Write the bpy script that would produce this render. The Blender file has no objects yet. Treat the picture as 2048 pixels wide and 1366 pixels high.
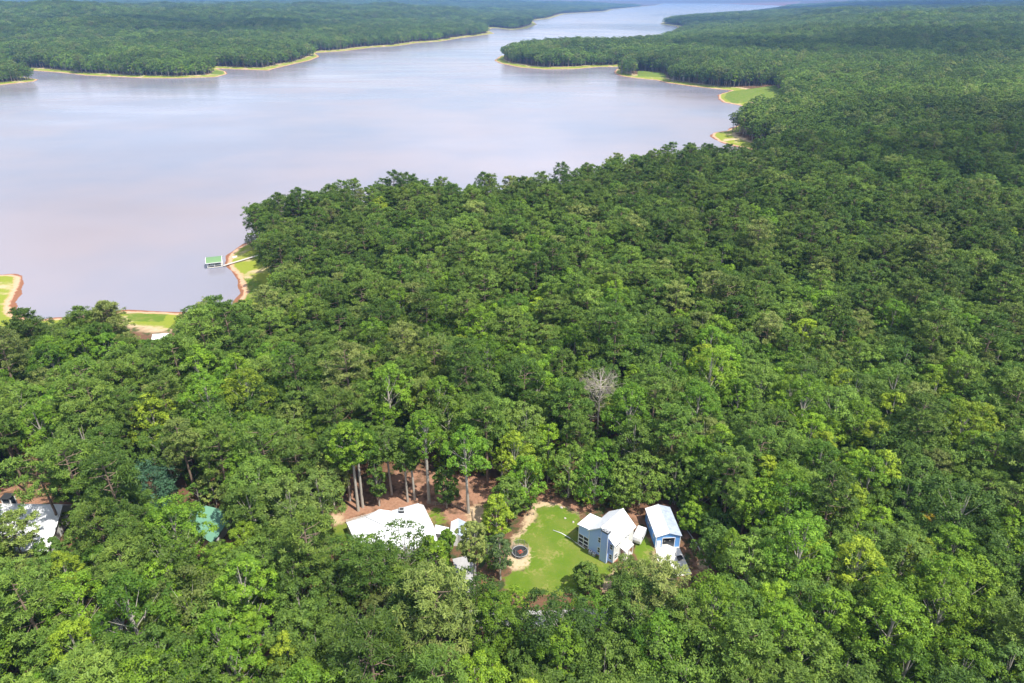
import bpy, math, random
import numpy as np
from mathutils import Vector, Matrix
R = math.radians
random.seed(7); rng = np.random.default_rng(11)
scene = bpy.context.scene
col = scene.collection

# ------------------------------------------------------------------ camera
CAM_H = 118.0
cam_data = bpy.data.cameras.new('camera'); cam = bpy.data.objects.new('camera', cam_data)
col.objects.link(cam)
cam.location = (0, 0, CAM_H); cam.rotation_euler = (R(90 - 26.777), 0, 0)
cam_data.sensor_width = 36; cam_data.lens = 24; cam_data.clip_start = 1; cam_data.clip_end = 60000
scene.camera = cam

# ------------------------------------------------------------------ sky and sun
SUN_EL, SUN_AZ = 60.0, math.degrees(math.atan2(0.80, -0.60))   # azimuth clockwise from +Y
world = bpy.data.worlds.new('World'); scene.world = world; world.use_nodes = True
nt = world.node_tree; nt.nodes.clear()
def N(t, typ, **kw):
    n = t.nodes.new(typ)
    for k, v in kw.items(): setattr(n, k, v)
    return n
wout = N(nt, 'ShaderNodeOutputWorld'); bg = N(nt, 'ShaderNodeBackground'); bg.inputs['Strength'].default_value = 0.105
sky = N(nt, 'ShaderNodeTexSky', sky_type='NISHITA'); sky.sun_disc = False
sky.sun_elevation = R(SUN_EL); sky.sun_rotation = R(SUN_AZ); sky.altitude = 100; sky.air_density = 1.0; sky.dust_density = 1.2
tc = N(nt, 'ShaderNodeTexCoord')
sep = N(nt, 'ShaderNodeSeparateXYZ'); nt.links.new(tc.outputs['Generated'], sep.inputs[0])
mx = N(nt, 'ShaderNodeMath', operation='MAXIMUM'); mx.inputs[1].default_value = 0.03; nt.links.new(sep.outputs['Z'], mx.inputs[0])
ad = N(nt, 'ShaderNodeMath', operation='ADD'); ad.inputs[1].default_value = 0.10; nt.links.new(mx.outputs[0], ad.inputs[0])
dv = N(nt, 'ShaderNodeVectorMath', operation='DIVIDE'); nt.links.new(tc.outputs['Generated'], dv.inputs[0])
cmb = N(nt, 'ShaderNodeCombineXYZ')
for i in range(3): nt.links.new(ad.outputs[0], cmb.inputs[i])
nt.links.new(cmb.outputs[0], dv.inputs[1])
flat = N(nt, 'ShaderNodeVectorMath', operation='MULTIPLY'); flat.inputs[1].default_value = (1, 1, 0); nt.links.new(dv.outputs[0], flat.inputs[0])
cn = N(nt, 'ShaderNodeTexNoise'); cn.inputs['Scale'].default_value = 0.55; cn.inputs['Detail'].default_value = 7; cn.inputs['Roughness'].default_value = 0.55
nt.links.new(flat.outputs[0], cn.inputs['Vector'])
cr = N(nt, 'ShaderNodeMapRange', interpolation_type='SMOOTHSTEP'); cr.inputs['From Min'].default_value = 0.40; cr.inputs['From Max'].default_value = 0.60
nt.links.new(cn.outputs['Fac'], cr.inputs['Value'])
cm = N(nt, 'ShaderNodeMix', data_type='RGBA'); nt.links.new(cr.outputs[0], cm.inputs['Factor'])
nt.links.new(sky.outputs[0], cm.inputs[6]); cm.inputs[7].default_value = (8.0, 8.6, 10.2, 1)
nt.links.new(cm.outputs[2], bg.inputs['Color']); nt.links.new(bg.outputs[0], wout.inputs[0])

sd_ = bpy.data.lights.new('sun', 'SUN'); sun = bpy.data.objects.new('sun', sd_); col.objects.link(sun)
sd_.energy = 4.6; sd_.angle = R(0.5); sd_.color = (1.0, 0.95, 0.86)
to_sun = Vector((math.sin(R(SUN_AZ)) * math.cos(R(SUN_EL)), math.cos(R(SUN_AZ)) * math.cos(R(SUN_EL)), math.sin(R(SUN_EL))))
sun.rotation_euler = to_sun.to_track_quat('Z', 'Y').to_euler(); sun.location = to_sun * 400

scene.view_settings.view_transform = 'Standard'; scene.view_settings.look = 'None'
scene.view_settings.exposure = 0.68; scene.view_settings.gamma = 1.0
scene.render.engine = 'CYCLES'
scene.cycles.max_bounces = 5; scene.cycles.diffuse_bounces = 3; scene.cycles.glossy_bounces = 2
scene.cycles.transmission_bounces = 3; scene.cycles.transparent_max_bounces = 6; scene.cycles.volume_bounces = 0
scene.cycles.use_denoising = True; scene.cycles.denoiser = 'OPENIMAGEDENOISE'
try: scene.cycles.denoising_input_passes = 'RGB_ALBEDO_NORMAL'; scene.cycles.denoising_prefilter = 'ACCURATE'
except Exception: pass

# ------------------------------------------------------------------ the place in metres (x right, y away, lake level z = 0)
LAKE=[(-244,305),(-238,306),(-231,303),(-224,291),(-219,280),(-215,271),(-209,262),(-203,257),(-194,255),(-181,257),(-164,263),(-155,263),(-143,262),(-126,259),(-120,268),(-121,281),(-127,293),(-132,303),(-138,311),(-143,320),(-146,331),(-146,343),(-143,351),(-139,356),(-128,362),(-109,374),(-71,402),(-46,402),(-28,389),(-7,394),(34,424),(70,459),(108,478),(139,505),(165,531),(194,564),(216,590),(206,603),(194,621),(188,640),(188,665),(194,684),(210,695),(238,739),(269,804),(281,863),(271,885),(264,898),(268,936),(279,977),(295,999),(310,1021),(292,1039),(267,1070),(238,1116),(228,1158),(203,1181),(181,1220),(177,1270),(189,1335),(205,1384),(166,1384),(116,1344),(60,1335),(15,1374),(-24,1460),(-37,1532),(-27,1653),(32,1795),(96,1866),(222,1866),(355,1982),(470,2291),(629,2787),(739,3367),(722,3684),(825,4066),(1183,4753),(1760,5716),(2674,7715),(3595,10047),(5438,14379),(3111,15489),(2224,11831),(1063,8026),(866,6911),(408,5886),(231,4641),(112,4241),(120,3616),(63,3149),(0,3003),(-83,3201),(-97,2957),(-62,2709),(-110,2566),(-164,2406),(-214,2212),(-272,2138),(-309,2003),(-365,1942),(-409,1812),(-465,1745),(-427,1639),(-420,1532),(-430,1438),(-438,1354),(-437,1316),(-496,1335),(-547,1354),(-507,1297),(-488,1253),(-487,1204),(-547,1181),(-607,1188),(-719,1228),(-796,1279),(-867,1316),(-937,1354),(-1042,1384),(-954,1262),(-845,1228),(-805,1204),(-758,1166),(-746,1137),(-759,1109),(-769,1089),(-813,1027),(-718,700),(-516,438),(-354,340),(-275,311)]
GLADES=[[(6.3,129.4),(10.3,128.3),(16.0,125.1),(20.5,123.7),(26.8,123.0),(30.7,125.1),(37.1,128.0),(39.1,122.4),(38.9,116.6),(40.2,111.3),(41.4,105.5),(39.5,100.2),(37.5,100.2),(35.5,106.9),(31.1,112.0),(28.9,111.6),(25.8,111.3),(22.6,108.6),(22.3,104.9),(18.9,100.8),(17.1,103.5),(15.3,105.5),(7.9,104.2),(-0.4,103.5),(-3.6,105.5),(-0.4,109.1),(-1.0,115.1),(1.8,119.4),(5.9,122.4)],[(-42.1,119.9),(-40.2,129.4),(-32.2,132.2),(-15.1,132.2),(-10.5,126.7),(-8.1,124.1),(-8.8,115.9),(-15.5,116.2),(-17.4,118.7),(-29.9,118.7),(-33.9,116.2),(-37.3,116.2)],[(34.1,113.1),(38.2,113.5),(39.9,105.5),(36.6,102.6),(33.6,105.5)],[(-83.0,94.5),(-78.8,95.4),(-74.9,93.0),(-74.3,88.9),(-78.8,88.3)],[(-60.5,91.1),(-57.5,90.7),(-57.4,89.6),(-59.8,89.8)],[(-46.5,92.3),(-44.6,92.6),(-44.4,91.2),(-45.8,90.9)],[(-12.6,112.0),(-7.5,112.8),(-7.1,102.6),(-10.7,102.2)],[(-121.4,127.3),(-119.6,130.0),(-105.2,125.0),(-102.2,121.2),(-101.0,113.2),(-109.1,115.6),(-115.1,117.9)],[(-76.1,123.8),(-65.9,123.8),(-64.6,117.5),(-72.1,118.8)],[(-95.3,140.0),(-87.0,140.0),(-83.1,131.2),(-90.4,131.2)],[(-139.9,353.5),(-131.0,335.6),(-126.0,320.6),(-113.4,303.4),(-110.8,287.7),(-107.7,269.4),(-110.0,267.3),(-118.7,276.1),(-136.0,306.7),(-144.9,320.6),(-146.7,335.6)],[(-163.0,260.0),(-143.4,260.0),(-139.6,245.4),(-143.6,244.5),(-144.4,240.0),(-150.1,240.9)],[(-139.8,240.2),(-134.7,241.1),(-128.4,230.5),(-134.8,229.7)],[(-273.7,322.6),(-134.5,339.9),(-103.9,260.1),(-109.9,264.3),(-117.8,268.7),(-138.2,274.3),(-137.8,253.9),(-132.8,240.5),(-133.6,233.7),(-144.9,231.6),(-155.3,247.5),(-171.1,261.1),(-176.3,251.9),(-182.6,249.0),(-205.2,250.0),(-220.5,249.0)],[(-260.2,308.0),(-229.3,304.0),(-205.2,263.2),(-227.7,262.2)],[(292.4,1042.2),(373.1,1036.2),(343.9,895.4),(260.9,877.5)],[(191.2,688.8),(210.8,688.8),(214.6,589.6),(202.5,591.7),(182.9,613.5)],[(218.1,1286.1),(253.8,1209.5),(246.5,1134.0),(196.6,1163.1)],[(-531.4,1313.7),(-499.6,1286.1),(-474.1,1217.5),(-494.7,1193.6)]]
LAWN=[[(-0.2,115.2),(2.0,117.4),(4.8,121.7),(6.1,126.2),(11.1,126.9),(15.9,124.2),(15.4,119.1),(17.1,112.8),(21.4,108.4),(21.3,105.5),(17.1,102.8),(12.8,100.8),(7.7,100.2),(-2.4,100.8),(-1.5,105.5),(3.8,108.1),(4.4,112.0),(2.9,114.3)],[(27.1,115.1),(29.2,121.5),(29.9,117.4),(31.4,113.1),(29.5,106.9),(27.0,109.8)],[(-43.5,118.7),(-37.7,122.0),(-35.9,117.4),(-38.9,113.5)],[(-19.8,126.2),(-16.8,126.5),(-14.8,120.7),(-17.3,119.7)],[(-18.5,108.4),(-14.3,108.4),(-14.9,104.2),(-18.1,104.2)],[(300.1,1005.7),(376.2,1034.6),(348.3,890.1),(272.5,885.7),(274.9,932.2)],[(218.8,1273.7),(253.2,1214.6),(248.8,1168.0),(206.5,1198.7)],[(-530.0,1310.0),(-508.8,1291.6),(-490.8,1239.3),(-506.3,1222.7)],[(-134.8,305.4),(-116.2,293.8),(-107.7,269.4),(-110.0,267.3),(-118.3,274.9)],[(-161.3,259.6),(-143.3,259.6),(-140.7,248.8),(-154.8,248.8)]]
SAND=[[(-0.4,115.9),(3.0,121.5),(5.1,129.4),(10.3,128.0),(16.5,124.4),(15.8,122.7),(11.3,125.3),(7.2,124.9),(5.5,121.0),(3.6,117.4),(4.6,114.3),(5.8,111.0),(4.0,107.6),(0.6,105.8),(-1.5,109.1)],[(18.3,104.2),(22.2,108.6),(23.0,105.5),(19.4,100.8)],[(30.0,114.3),(31.8,113.1),(31.7,108.4),(29.4,108.4)],[(-11.1,126.7),(-6.7,128.5),(-5.7,122.4),(-8.9,117.8)],[(40.0,110.5),(42.0,109.8),(41.0,106.9),(39.2,106.9)],[(-43.1,124.1),(-41.5,125.8),(-38.4,121.5),(-40.2,119.1)]]
CLAY=[[(-44.9,119.9),(-42.6,129.4),(-41.8,137.0),(-33.6,140.0),(-21.1,142.1),(-8.0,137.0),(-1.7,129.4),(-7.3,120.7),(-14.3,122.4),(-36.6,118.2)],[(-129.9,132.2),(-122.0,139.0),(-107.9,132.2),(-105.4,125.8),(-119.3,129.0),(-126.7,127.6)],[(-131.5,152.0),(-120.7,149.7),(-112.6,137.0),(-120.7,137.0)],[(5.1,132.2),(11.0,129.8),(19.7,126.9),(18.3,124.4),(16.0,125.5),(7.3,128.3)],[(28.3,127.6),(29.9,120.7),(30.7,115.9),(29.1,115.9),(27.3,120.7)],[(38.3,124.9),(40.0,118.2),(41.5,112.0),(42.3,105.5),(39.4,99.5),(37.0,100.2),(39.2,108.4),(38.4,119.1)],[(-20.6,104.2),(-12.9,104.2),(-11.5,100.2),(-19.5,99.5)],[(-48.9,88.3),(-44.2,88.3),(-42.9,84.0),(-47.4,84.0)],[(-66.7,94.6),(-62.8,94.6),(-61.5,91.6),(-65.4,91.6)]]
DRIVE_GARAGE=[(31.5,113.3),(36.7,113.9),(37.7,105.8),(35.3,105.3),(32.5,105.5),(31.2,109.1)]
DRIVE_WHITE=[(-12.8,110.1),(-8.0,111.6),(-7.4,105.5),(-7.6,100.8),(-10.7,100.4),(-11.7,105.5)]
DRIVE_APRON=[(-80.5,91.4),(-79.1,94.9),(-75.3,94.2),(-74.3,91.4),(-77.3,89.9)]
ROAD=[(-100.0,84.0),(-89.0,86.6),(-78.1,88.8),(-68.4,89.9),(-59.2,90.5),(-44.3,91.4),(-26.5,93.4),(-10.1,94.2),(7.4,94.2),(22.1,94.9),(36.3,97.0)]
# ------------------------------------------------------------------ helpers
def tag(o, label=None, cat=None, group=None, kind=None):
    if label: o['label'] = label
    if cat: o['category'] = cat
    if group: o['group'] = group
    if kind: o['kind'] = kind
    return o
def empty(name, loc=(0, 0, 0), rz=0.0, label=None, cat=None, group=None):
    o = bpy.data.objects.new(name, None); col.objects.link(o)
    o.location = loc; o.rotation_euler = (0, 0, rz); o.empty_display_size = 0.5
    return tag(o, label, cat, group)
def link(name, me, parent=None):
    o = bpy.data.objects.new(name, me); col.objects.link(o)
    if parent is not None: o.parent = parent
    return o
class MB:
    def __init__(s): s.v = []; s.f = []; s.m = []
    def poly(s, pts, m=0):
        n = len(s.v); s.v += [tuple(p) for p in pts]; s.f.append(tuple(range(n, n + len(pts)))); s.m.append(m); return s
    def box(s, x0, x1, y0, y1, z0, z1, m=0):
        n = len(s.v)
        s.v += [(x0,y0,z0),(x1,y0,z0),(x1,y1,z0),(x0,y1,z0),(x0,y0,z1),(x1,y0,z1),(x1,y1,z1),(x0,y1,z1)]
        for q in ((0,3,2,1),(4,5,6,7),(0,1,5,4),(1,2,6,5),(2,3,7,6),(3,0,4,7)): s.f.append(tuple(n+i for i in q)); s.m.append(m)
        return s
    def slab(s, pts, t, m=0):
        """a plate with top polygon pts and vertical thickness t"""
        n = len(s.v); k = len(pts)
        s.v += [tuple(p) for p in pts] + [(p[0], p[1], p[2] - t) for p in pts]
        s.f.append(tuple(range(n, n + k))); s.f.append(tuple(range(n + 2*k - 1, n + k - 1, -1))); s.m += [m, m]
        for i in range(k):
            j = (i + 1) % k
            s.f.append((n + j, n + i, n + k + i, n + k + j)); s.m.append(m)
        return s
    def tube(s, pts, rad, sides=7, m=0, cap=True):
        pts = [Vector(p) for p in pts]; n = len(s.v)
        if not hasattr(rad, '__len__'): rad = [rad] * len(pts)
        for i, p in enumerate(pts):
            d = (pts[min(i+1, len(pts)-1)] - pts[max(i-1, 0)]).normalized()
            a = d.orthogonal().normalized() if abs(d.z) < 0.95 else Vector((1, 0, 0)); a = (a - d * a.dot(d)).normalized(); b = d.cross(a)
            for k in range(sides):
                t = 2*math.pi*k/sides; s.v.append(tuple(p + (a*math.cos(t) + b*math.sin(t)) * rad[i]))
        for i in range(len(pts)-1):
            for k in range(sides):
                k2 = (k+1) % sides
                s.f.append((n+i*sides+k, n+i*sides+k2, n+(i+1)*sides+k2, n+(i+1)*sides+k)); s.m.append(m)
        if cap:
            s.f.append(tuple(n+k for k in reversed(range(sides)))); s.m.append(m)
            e = n+(len(pts)-1)*sides; s.f.append(tuple(e+k for k in range(sides))); s.m.append(m)
        return s
    def lathe(s, prof, sides=20, c=(0, 0), m=0):
        n = len(s.v)
        for r, z in prof:
            for k in range(sides):
                t = 2*math.pi*k/sides; s.v.append((c[0]+r*math.cos(t), c[1]+r*math.sin(t), z))
        for i in range(len(prof)-1):
            for k in range(sides):
                k2 = (k+1) % sides
                s.f.append((n+i*sides+k, n+i*sides+k2, n+(i+1)*sides+k2, n+(i+1)*sides+k)); s.m.append(m)
        return s
    def mesh(s, name, mats, smooth=False):
        me = bpy.data.meshes.new(name); me.from_pydata(s.v, [], s.f)
        for mt in (mats if isinstance(mats, (list, tuple)) else [mats]): me.materials.append(mt)
        me.polygons.foreach_set('material_index', s.m)
        if smooth: me.polygons.foreach_set('use_smooth', [True]*len(s.f))
        me.update(); return me
    def build(s, name, mats, parent=None, smooth=False, bevel=0):
        o = link(name, s.mesh(name, mats, smooth), parent)
        if bevel:
            b = o.modifiers.new('bevel', 'BEVEL'); b.width = bevel; b.segments = 2; b.limit_method = 'ANGLE'
        return o
def np_mesh(name, verts, faces_n, mats, matidx=None, attrs=None, smooth=False):
    """verts (V,3); faces_n (F,k) all with k corners"""
    me = bpy.data.meshes.new(name); V = len(verts); F, k = faces_n.shape
    me.vertices.add(V); me.vertices.foreach_set('co', np.asarray(verts, np.float32).ravel())
    me.loops.add(F*k); me.loops.foreach_set('vertex_index', faces_n.astype(np.int32).ravel())
    me.polygons.add(F); me.polygons.foreach_set('loop_start', np.arange(0, F*k, k, dtype=np.int32))
    try: me.polygons.foreach_set('loop_total', np.full(F, k, dtype=np.int32))
    except Exception: pass
    for mt in mats: me.materials.append(mt)
    if matidx is not None: me.polygons.foreach_set('material_index', matidx.astype(np.int32))
    if smooth: me.polygons.foreach_set('use_smooth', np.ones(F, bool))
    for an, av in (attrs or {}).items():
        a = me.attributes.new(an, 'FLOAT', 'POINT'); a.data.foreach_set('value', np.asarray(av, np.float32))
    me.update(calc_edges=True); me.validate(); return me

# ------------------------------------------------------------------ materials
def mat(name):
    m = bpy.data.materials.new(name); m.use_nodes = True; t = m.node_tree; t.nodes.clear()
    o = N(t, 'ShaderNodeOutputMaterial'); p = N(t, 'ShaderNodeBsdfPrincipled'); t.links.new(p.outputs[0], o.inputs[0])
    return m, t, p, o
def noise(t, scale, detail=4, vec=None, rough=0.55):
    n = N(t, 'ShaderNodeTexNoise'); n.inputs['Scale'].default_value = scale; n.inputs['Detail'].default_value = detail; n.inputs['Roughness'].default_value = rough
    if vec is not None: t.links.new(vec, n.inputs['Vector'])
    return n.outputs['Fac']
def mathn(t, op, a, b=None, clamp=False):
    n = N(t, 'ShaderNodeMath', operation=op); n.use_clamp = clamp
    for i, x in enumerate((a, b)):
        if x is None: continue
        if isinstance(x, (int, float)): n.inputs[i].default_value = x
        else: t.links.new(x, n.inputs[i])
    return n.outputs[0]
def sstep(t, v, lo, hi):
    n = N(t, 'ShaderNodeMapRange', interpolation_type='SMOOTHSTEP'); t.links.new(v, n.inputs['Value'])
    n.inputs['From Min'].default_value = lo; n.inputs['From Max'].default_value = hi; return n.outputs[0]
def mixc(t, f, a, b):
    n = N(t, 'ShaderNodeMix', data_type='RGBA')
    for i, x in ((0, f), (6, a), (7, b)):
        if isinstance(x, (int, float)): n.inputs[i].default_value = x
        elif isinstance(x, tuple): n.inputs[i].default_value = (*x, 1)
        else: t.links.new(x, n.inputs[i])
    return n.outputs[2]
def plain(name, c, rough=0.6, var=0.12, scale=1.5, metal=0.0, spec=0.5, bump=0.0, bscale=20):
    m, t, p, o = mat(name)
    g = N(t, 'ShaderNodeNewGeometry').outputs['Position']
    f = noise(t, scale, 5, g)
    lo = tuple(x*(1-var) for x in c); hi = tuple(min(1, x*(1+var)) for x in c)
    t.links.new(mixc(t, f, lo, hi), p.inputs['Base Color'])
    p.inputs['Roughness'].default_value = rough; p.inputs['Metallic'].default_value = metal; p.inputs['Specular IOR Level'].default_value = spec
    if bump:
        b = N(t, 'ShaderNodeBump'); b.inputs['Strength'].default_value = bump; b.inputs['Distance'].default_value = 0.02
        t.links.new(noise(t, bscale, 3, g), b.inputs['Height']); t.links.new(b.outputs[0], p.inputs['Normal'])
    return m
def siding(name, c, vertical=False, pitch=0.2, rough=0.6, var=0.08, spec=0.4):
    """lap or ribbed boards: fine relief in object space"""
    m, t, p, o = mat(name)
    tcn = N(t, 'ShaderNodeTexCoord').outputs['Object']; s = N(t, 'ShaderNodeSeparateXYZ'); t.links.new(tcn, s.inputs[0])
    v = mathn(t, 'ADD', s.outputs['X'], s.outputs['Y']) if vertical else s.outputs['Z']
    fr = mathn(t, 'FRACT', mathn(t, 'MULTIPLY', v, 1.0/pitch))
    f = noise(t, 1.2, 5, tcn)
    t.links.new(mixc(t, f, tuple(x*(1-var) for x in c), tuple(min(1, x*(1+var)) for x in c)), p.inputs['Base Color'])
    b = N(t, 'ShaderNodeBump'); b.inputs['Strength'].default_value = 0.5; b.inputs['Distance'].default_value = 0.03
    t.links.new(fr if not vertical else sstep(t, fr, 0.82, 0.95), b.inputs['Height']); t.links.new(b.outputs[0], p.inputs['Normal'])
    p.inputs['Roughness'].default_value = rough; p.inputs['Specular IOR Level'].default_value = spec
    return m
def leafmat(name, dark, light, odd=None, trans=0.28, rough=0.55, spec=0.25):
    """leaf colours differ from tree to tree and from spray to spray"""
    m, t, p, o = mat(name)
    oin = N(t, 'ShaderNodeObjectInfo'); oi = oin.outputs['Random']
    stand = sstep(t, noise(t, 0.006, 3, oin.outputs['Location']), 0.36, 0.64)   # stands of differing age and health
    at = N(t, 'ShaderNodeAttribute'); at.attribute_name = 'tint'
    base = mixc(t, oi, dark, light)
    if odd: base = mixc(t, sstep(t, mathn(t, 'FRACT', mathn(t, 'MULTIPLY', oi, 17.31)), 0.82, 0.98), base, odd)
    v = mathn(t, 'ADD', mathn(t, 'MULTIPLY', at.outputs['Fac'], 0.95), 0.50)
    v = mathn(t, 'MULTIPLY', v, mathn(t, 'ADD', mathn(t, 'MULTIPLY', mathn(t, 'FRACT', mathn(t, 'MULTIPLY', oi, 7.77)), 0.50), 0.70)); v = mathn(t, 'MULTIPLY', v, mathn(t, 'ADD', mathn(t, 'MULTIPLY', stand, 0.40), 0.84))
    hv = N(t, 'ShaderNodeHueSaturation'); t.links.new(base, hv.inputs['Color']); t.links.new(v, hv.inputs['Value'])
    hue = mathn(t, 'ADD', mathn(t, 'MULTIPLY', mathn(t, 'SUBTRACT', at.outputs['Fac'], 0.5), -0.035), 0.5); t.links.new(hue, hv.inputs['Hue'])
    t.links.new(hv.outputs[0], p.inputs['Base Color']); p.inputs['Roughness'].default_value = rough; p.inputs['Specular IOR Level'].default_value = spec
    tr = N(t, 'ShaderNodeBsdfTranslucent'); t.links.new(hv.outputs[0], tr.inputs['Color'])
    mx_ = N(t, 'ShaderNodeMixShader'); mx_.inputs[0].default_value = trans
    t.links.new(p.outputs[0], mx_.inputs[1]); t.links.new(tr.outputs[0], mx_.inputs[2]); t.links.new(mx_.outputs[0], o.inputs[0])
    return m
M = {}
M['pine'] = leafmat('pine_needles', (0.078, 0.152, 0.020), (0.158, 0.242, 0.036), (0.200, 0.245, 0.060), trans=0.2)
M['oak'] = leafmat('oak_leaves', (0.078, 0.155, 0.024), (0.160, 0.255, 0.036), (0.205, 0.255, 0.060))
M['gum'] = leafmat('gum_leaves', (0.105, 0.220, 0.018), (0.200, 0.325, 0.022), (0.260, 0.345, 0.026))
M['bluegreen'] = leafmat('bluegreen_leaves', (0.055, 0.125, 0.065), (0.065, 0.14, 0.075))
M['olive'] = leafmat('olive_leaves', (0.12, 0.20, 0.06), (0.14, 0.22, 0.07))
M['yellow'] = leafmat('yellow_leaves', (0.38, 0.30, 0.03), (0.42, 0.32, 0.03))
M['willow'] = leafmat('pale_leaves', (0.20, 0.24, 0.10), (0.22, 0.26, 0.11))
M['bark'] = plain('pine_bark', (0.21, 0.15, 0.11), 0.9, 0.3, 3, bump=0.5, bscale=8)
M['palebark'] = plain('pale_bark', (0.36, 0.33, 0.28), 0.9, 0.25, 3, bump=0.4, bscale=8)
M['deadwood'] = plain('dead_wood', (0.45, 0.40, 0.35), 0.9, 0.2, 3)
M['twig'] = plain('dead_twigs', (0.33, 0.28, 0.24), 0.9, 0.2, 3)
M['whiteroof'] = siding('white_metal_roof', (0.76, 0.77, 0.79), True, 0.45, 0.42, 0.10)
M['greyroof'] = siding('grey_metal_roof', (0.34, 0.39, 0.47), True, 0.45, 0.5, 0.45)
M['greenroof'] = siding('green_metal_roof', (0.13, 0.28, 0.19), True, 0.4, 0.5, 0.10)
M['dockgreen'] = siding('dock_green_roof', (0.14, 0.25, 0.11), True, 0.4, 0.5, 0.10)
M['bluewall'] = siding('pale_blue_siding', (0.41, 0.56, 0.94), False, 0.2)
M['garagewall'] = siding('blue_metal_siding', (0.13, 0.34, 0.74), True, 0.3, 0.5)
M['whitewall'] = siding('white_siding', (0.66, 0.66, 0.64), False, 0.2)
M['trim'] = plain('white_trim', (0.78, 0.78, 0.78), 0.5, 0.05)
M['glass'] = plain('window_glass', (0.03, 0.04, 0.05), 0.08, 0.2)
M['dark'] = plain('black_metal', (0.03, 0.032, 0.035), 0.5, 0.2)
M['screen'] = plain('porch_screen', (0.035, 0.035, 0.04), 0.7, 0.3)
M['grey'] = plain('grey_metal', (0.35, 0.36, 0.37), 0.45, 0.15)
M['wood'] = plain('weathered_wood', (0.30, 0.24, 0.19), 0.85, 0.25, 4)
M['deck'] = plain('bleached_decking', (0.55, 0.51, 0.46), 0.8, 0.18, 4)
M['brick'] = plain('red_foundation', (0.42, 0.20, 0.12), 0.85, 0.25, 6)
M['red'] = plain('red_plastic', (0.55, 0.10, 0.05), 0.5, 0.1)
M['door'] = plain('brown_door', (0.22, 0.09, 0.06), 0.5, 0.15)
M['concrete'] = plain('concrete', (0.66, 0.63, 0.58), 0.85, 0.25, 0.7, bump=0.3, bscale=6)
M['asphalt'] = plain('grey_gravel', (0.36, 0.35, 0.35), 0.9, 0.2, 1.2, bump=0.4, bscale=10)
M['rv'] = plain('white_camper_skin', (0.80, 0.80, 0.80), 0.35, 0.03)
M['paint_black'] = plain('black_car_paint', (0.02, 0.022, 0.026), 0.2, 0.1)
M['rubber'] = plain('rubber', (0.02, 0.02, 0.02), 0.8, 0.2)
M['bluefloat'] = plain('blue_plastic', (0.16, 0.30, 0.52), 0.5, 0.1)
M['rock'] = plain('pale_rock', (0.45, 0.40, 0.36), 0.9, 0.25, 3, bump=0.5, bscale=5)
M['hull'] = plain('white_hull', (0.75, 0.74, 0.72), 0.35, 0.04)
m, t, p, o = mat('safety_net'); p.inputs['Base Color'].default_value = (0.10, 0.11, 0.10, 1); p.inputs['Roughness'].default_value = 0.8
p.inputs['Alpha'].default_value = 0.42; M['net'] = m

# ------------------------------------------------------------------ terrain shape
def sdist(P, poly, closed=True):
    """signed distance to a polygon, negative inside"""
    poly = np.asarray(poly, float); A = poly; B = np.roll(poly, -1, 0)
    d2 = np.full(len(P), 1e18); ins = np.zeros(len(P), bool)
    for a, b in zip(A, B):
        ab = b - a; L = ab @ ab
        if L < 1e-9: continue
        tt = np.clip(((P - a) @ ab) / L, 0, 1)
        q = P - a - tt[:, None] * ab
        d2 = np.minimum(d2, (q * q).sum(1))
        c = (a[1] > P[:, 1]) != (b[1] > P[:, 1])
        if c.any():
            xi = a[0] + (P[:, 1] - a[1]) * (b[0] - a[0]) / (b[1] - a[1] if b[1] != a[1] else 1e-9)
            ins ^= c & (P[:, 0] < xi)
    d = np.sqrt(d2); d[ins] *= -1; return d
_ph = rng.uniform(0, 6.28, (24, 2)); _kd = rng.uniform(0, 6.28, 24)
def wob(P, wl, n=6, off=0):
    """smooth wandering field in -1..1"""
    s = np.zeros(len(P))
    for i in range(n):
        a = _kd[(i + off) % 24]; k = 2 * math.pi / wl * (0.7 + 0.25 * i)
        s += np.sin(k * (P[:, 0] * math.cos(a) + P[:, 1] * math.sin(a)) + _ph[(i + off) % 24, 0])
    return s / n ** 0.5 * 0.7
def shore(P): return sdist(P, LAKE)
def sm(x, a, b):
    u = np.clip((x - a) / (b - a), 0, 1); return u * u * (3 - 2 * u)
def ground_z(P, d=None):
    if d is None: d = shore(P)
    dd = d + 1.2 * wob(P, 22, 5, 3) * sm(P[:, 1], 60, 200)
    z = np.where(dd < 0, np.maximum(-2.5, dd * 0.18), np.minimum(dd, 18) * 0.11 + np.clip(dd - 18, 0, 112) / 112 * 8.02)
    far = sm(P[:, 1], 330, 900)
    inl = np.clip(d - 130, 0, None)
    z = z + far * (sm(inl, 0, 500) * (7 + 13 * wob(P, 620, 6, 8)) + np.minimum(inl * 0.022, 34) * sm(P[:, 1], 900, 1800))
    for hx, hy, hr, hz_ in ((1500, 2500, 620, 24), (-1900, 2500, 700, 34), (3100, 3600, 800, 26), (-700, 3900, 800, 26)):
        z = z + hz_ * sm(inl, 0, 400) * np.exp(-((P[:, 0]-hx)**2 + (P[:, 1]-hy)**2) / hr**2)
    hill = sm(P[:, 1], 5200, 8500) * sm(inl, 100, 1500)
    z = z + hill * (20 + 24 * wob(P, 2900, 5, 1)) + sm(P[:, 1], 9000, 12500) * sm(P[:, 0], 3800, 6200) * 55
    return z
def gz(x, y): return float(ground_z(np.array([[x, y]], float))[0])

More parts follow.
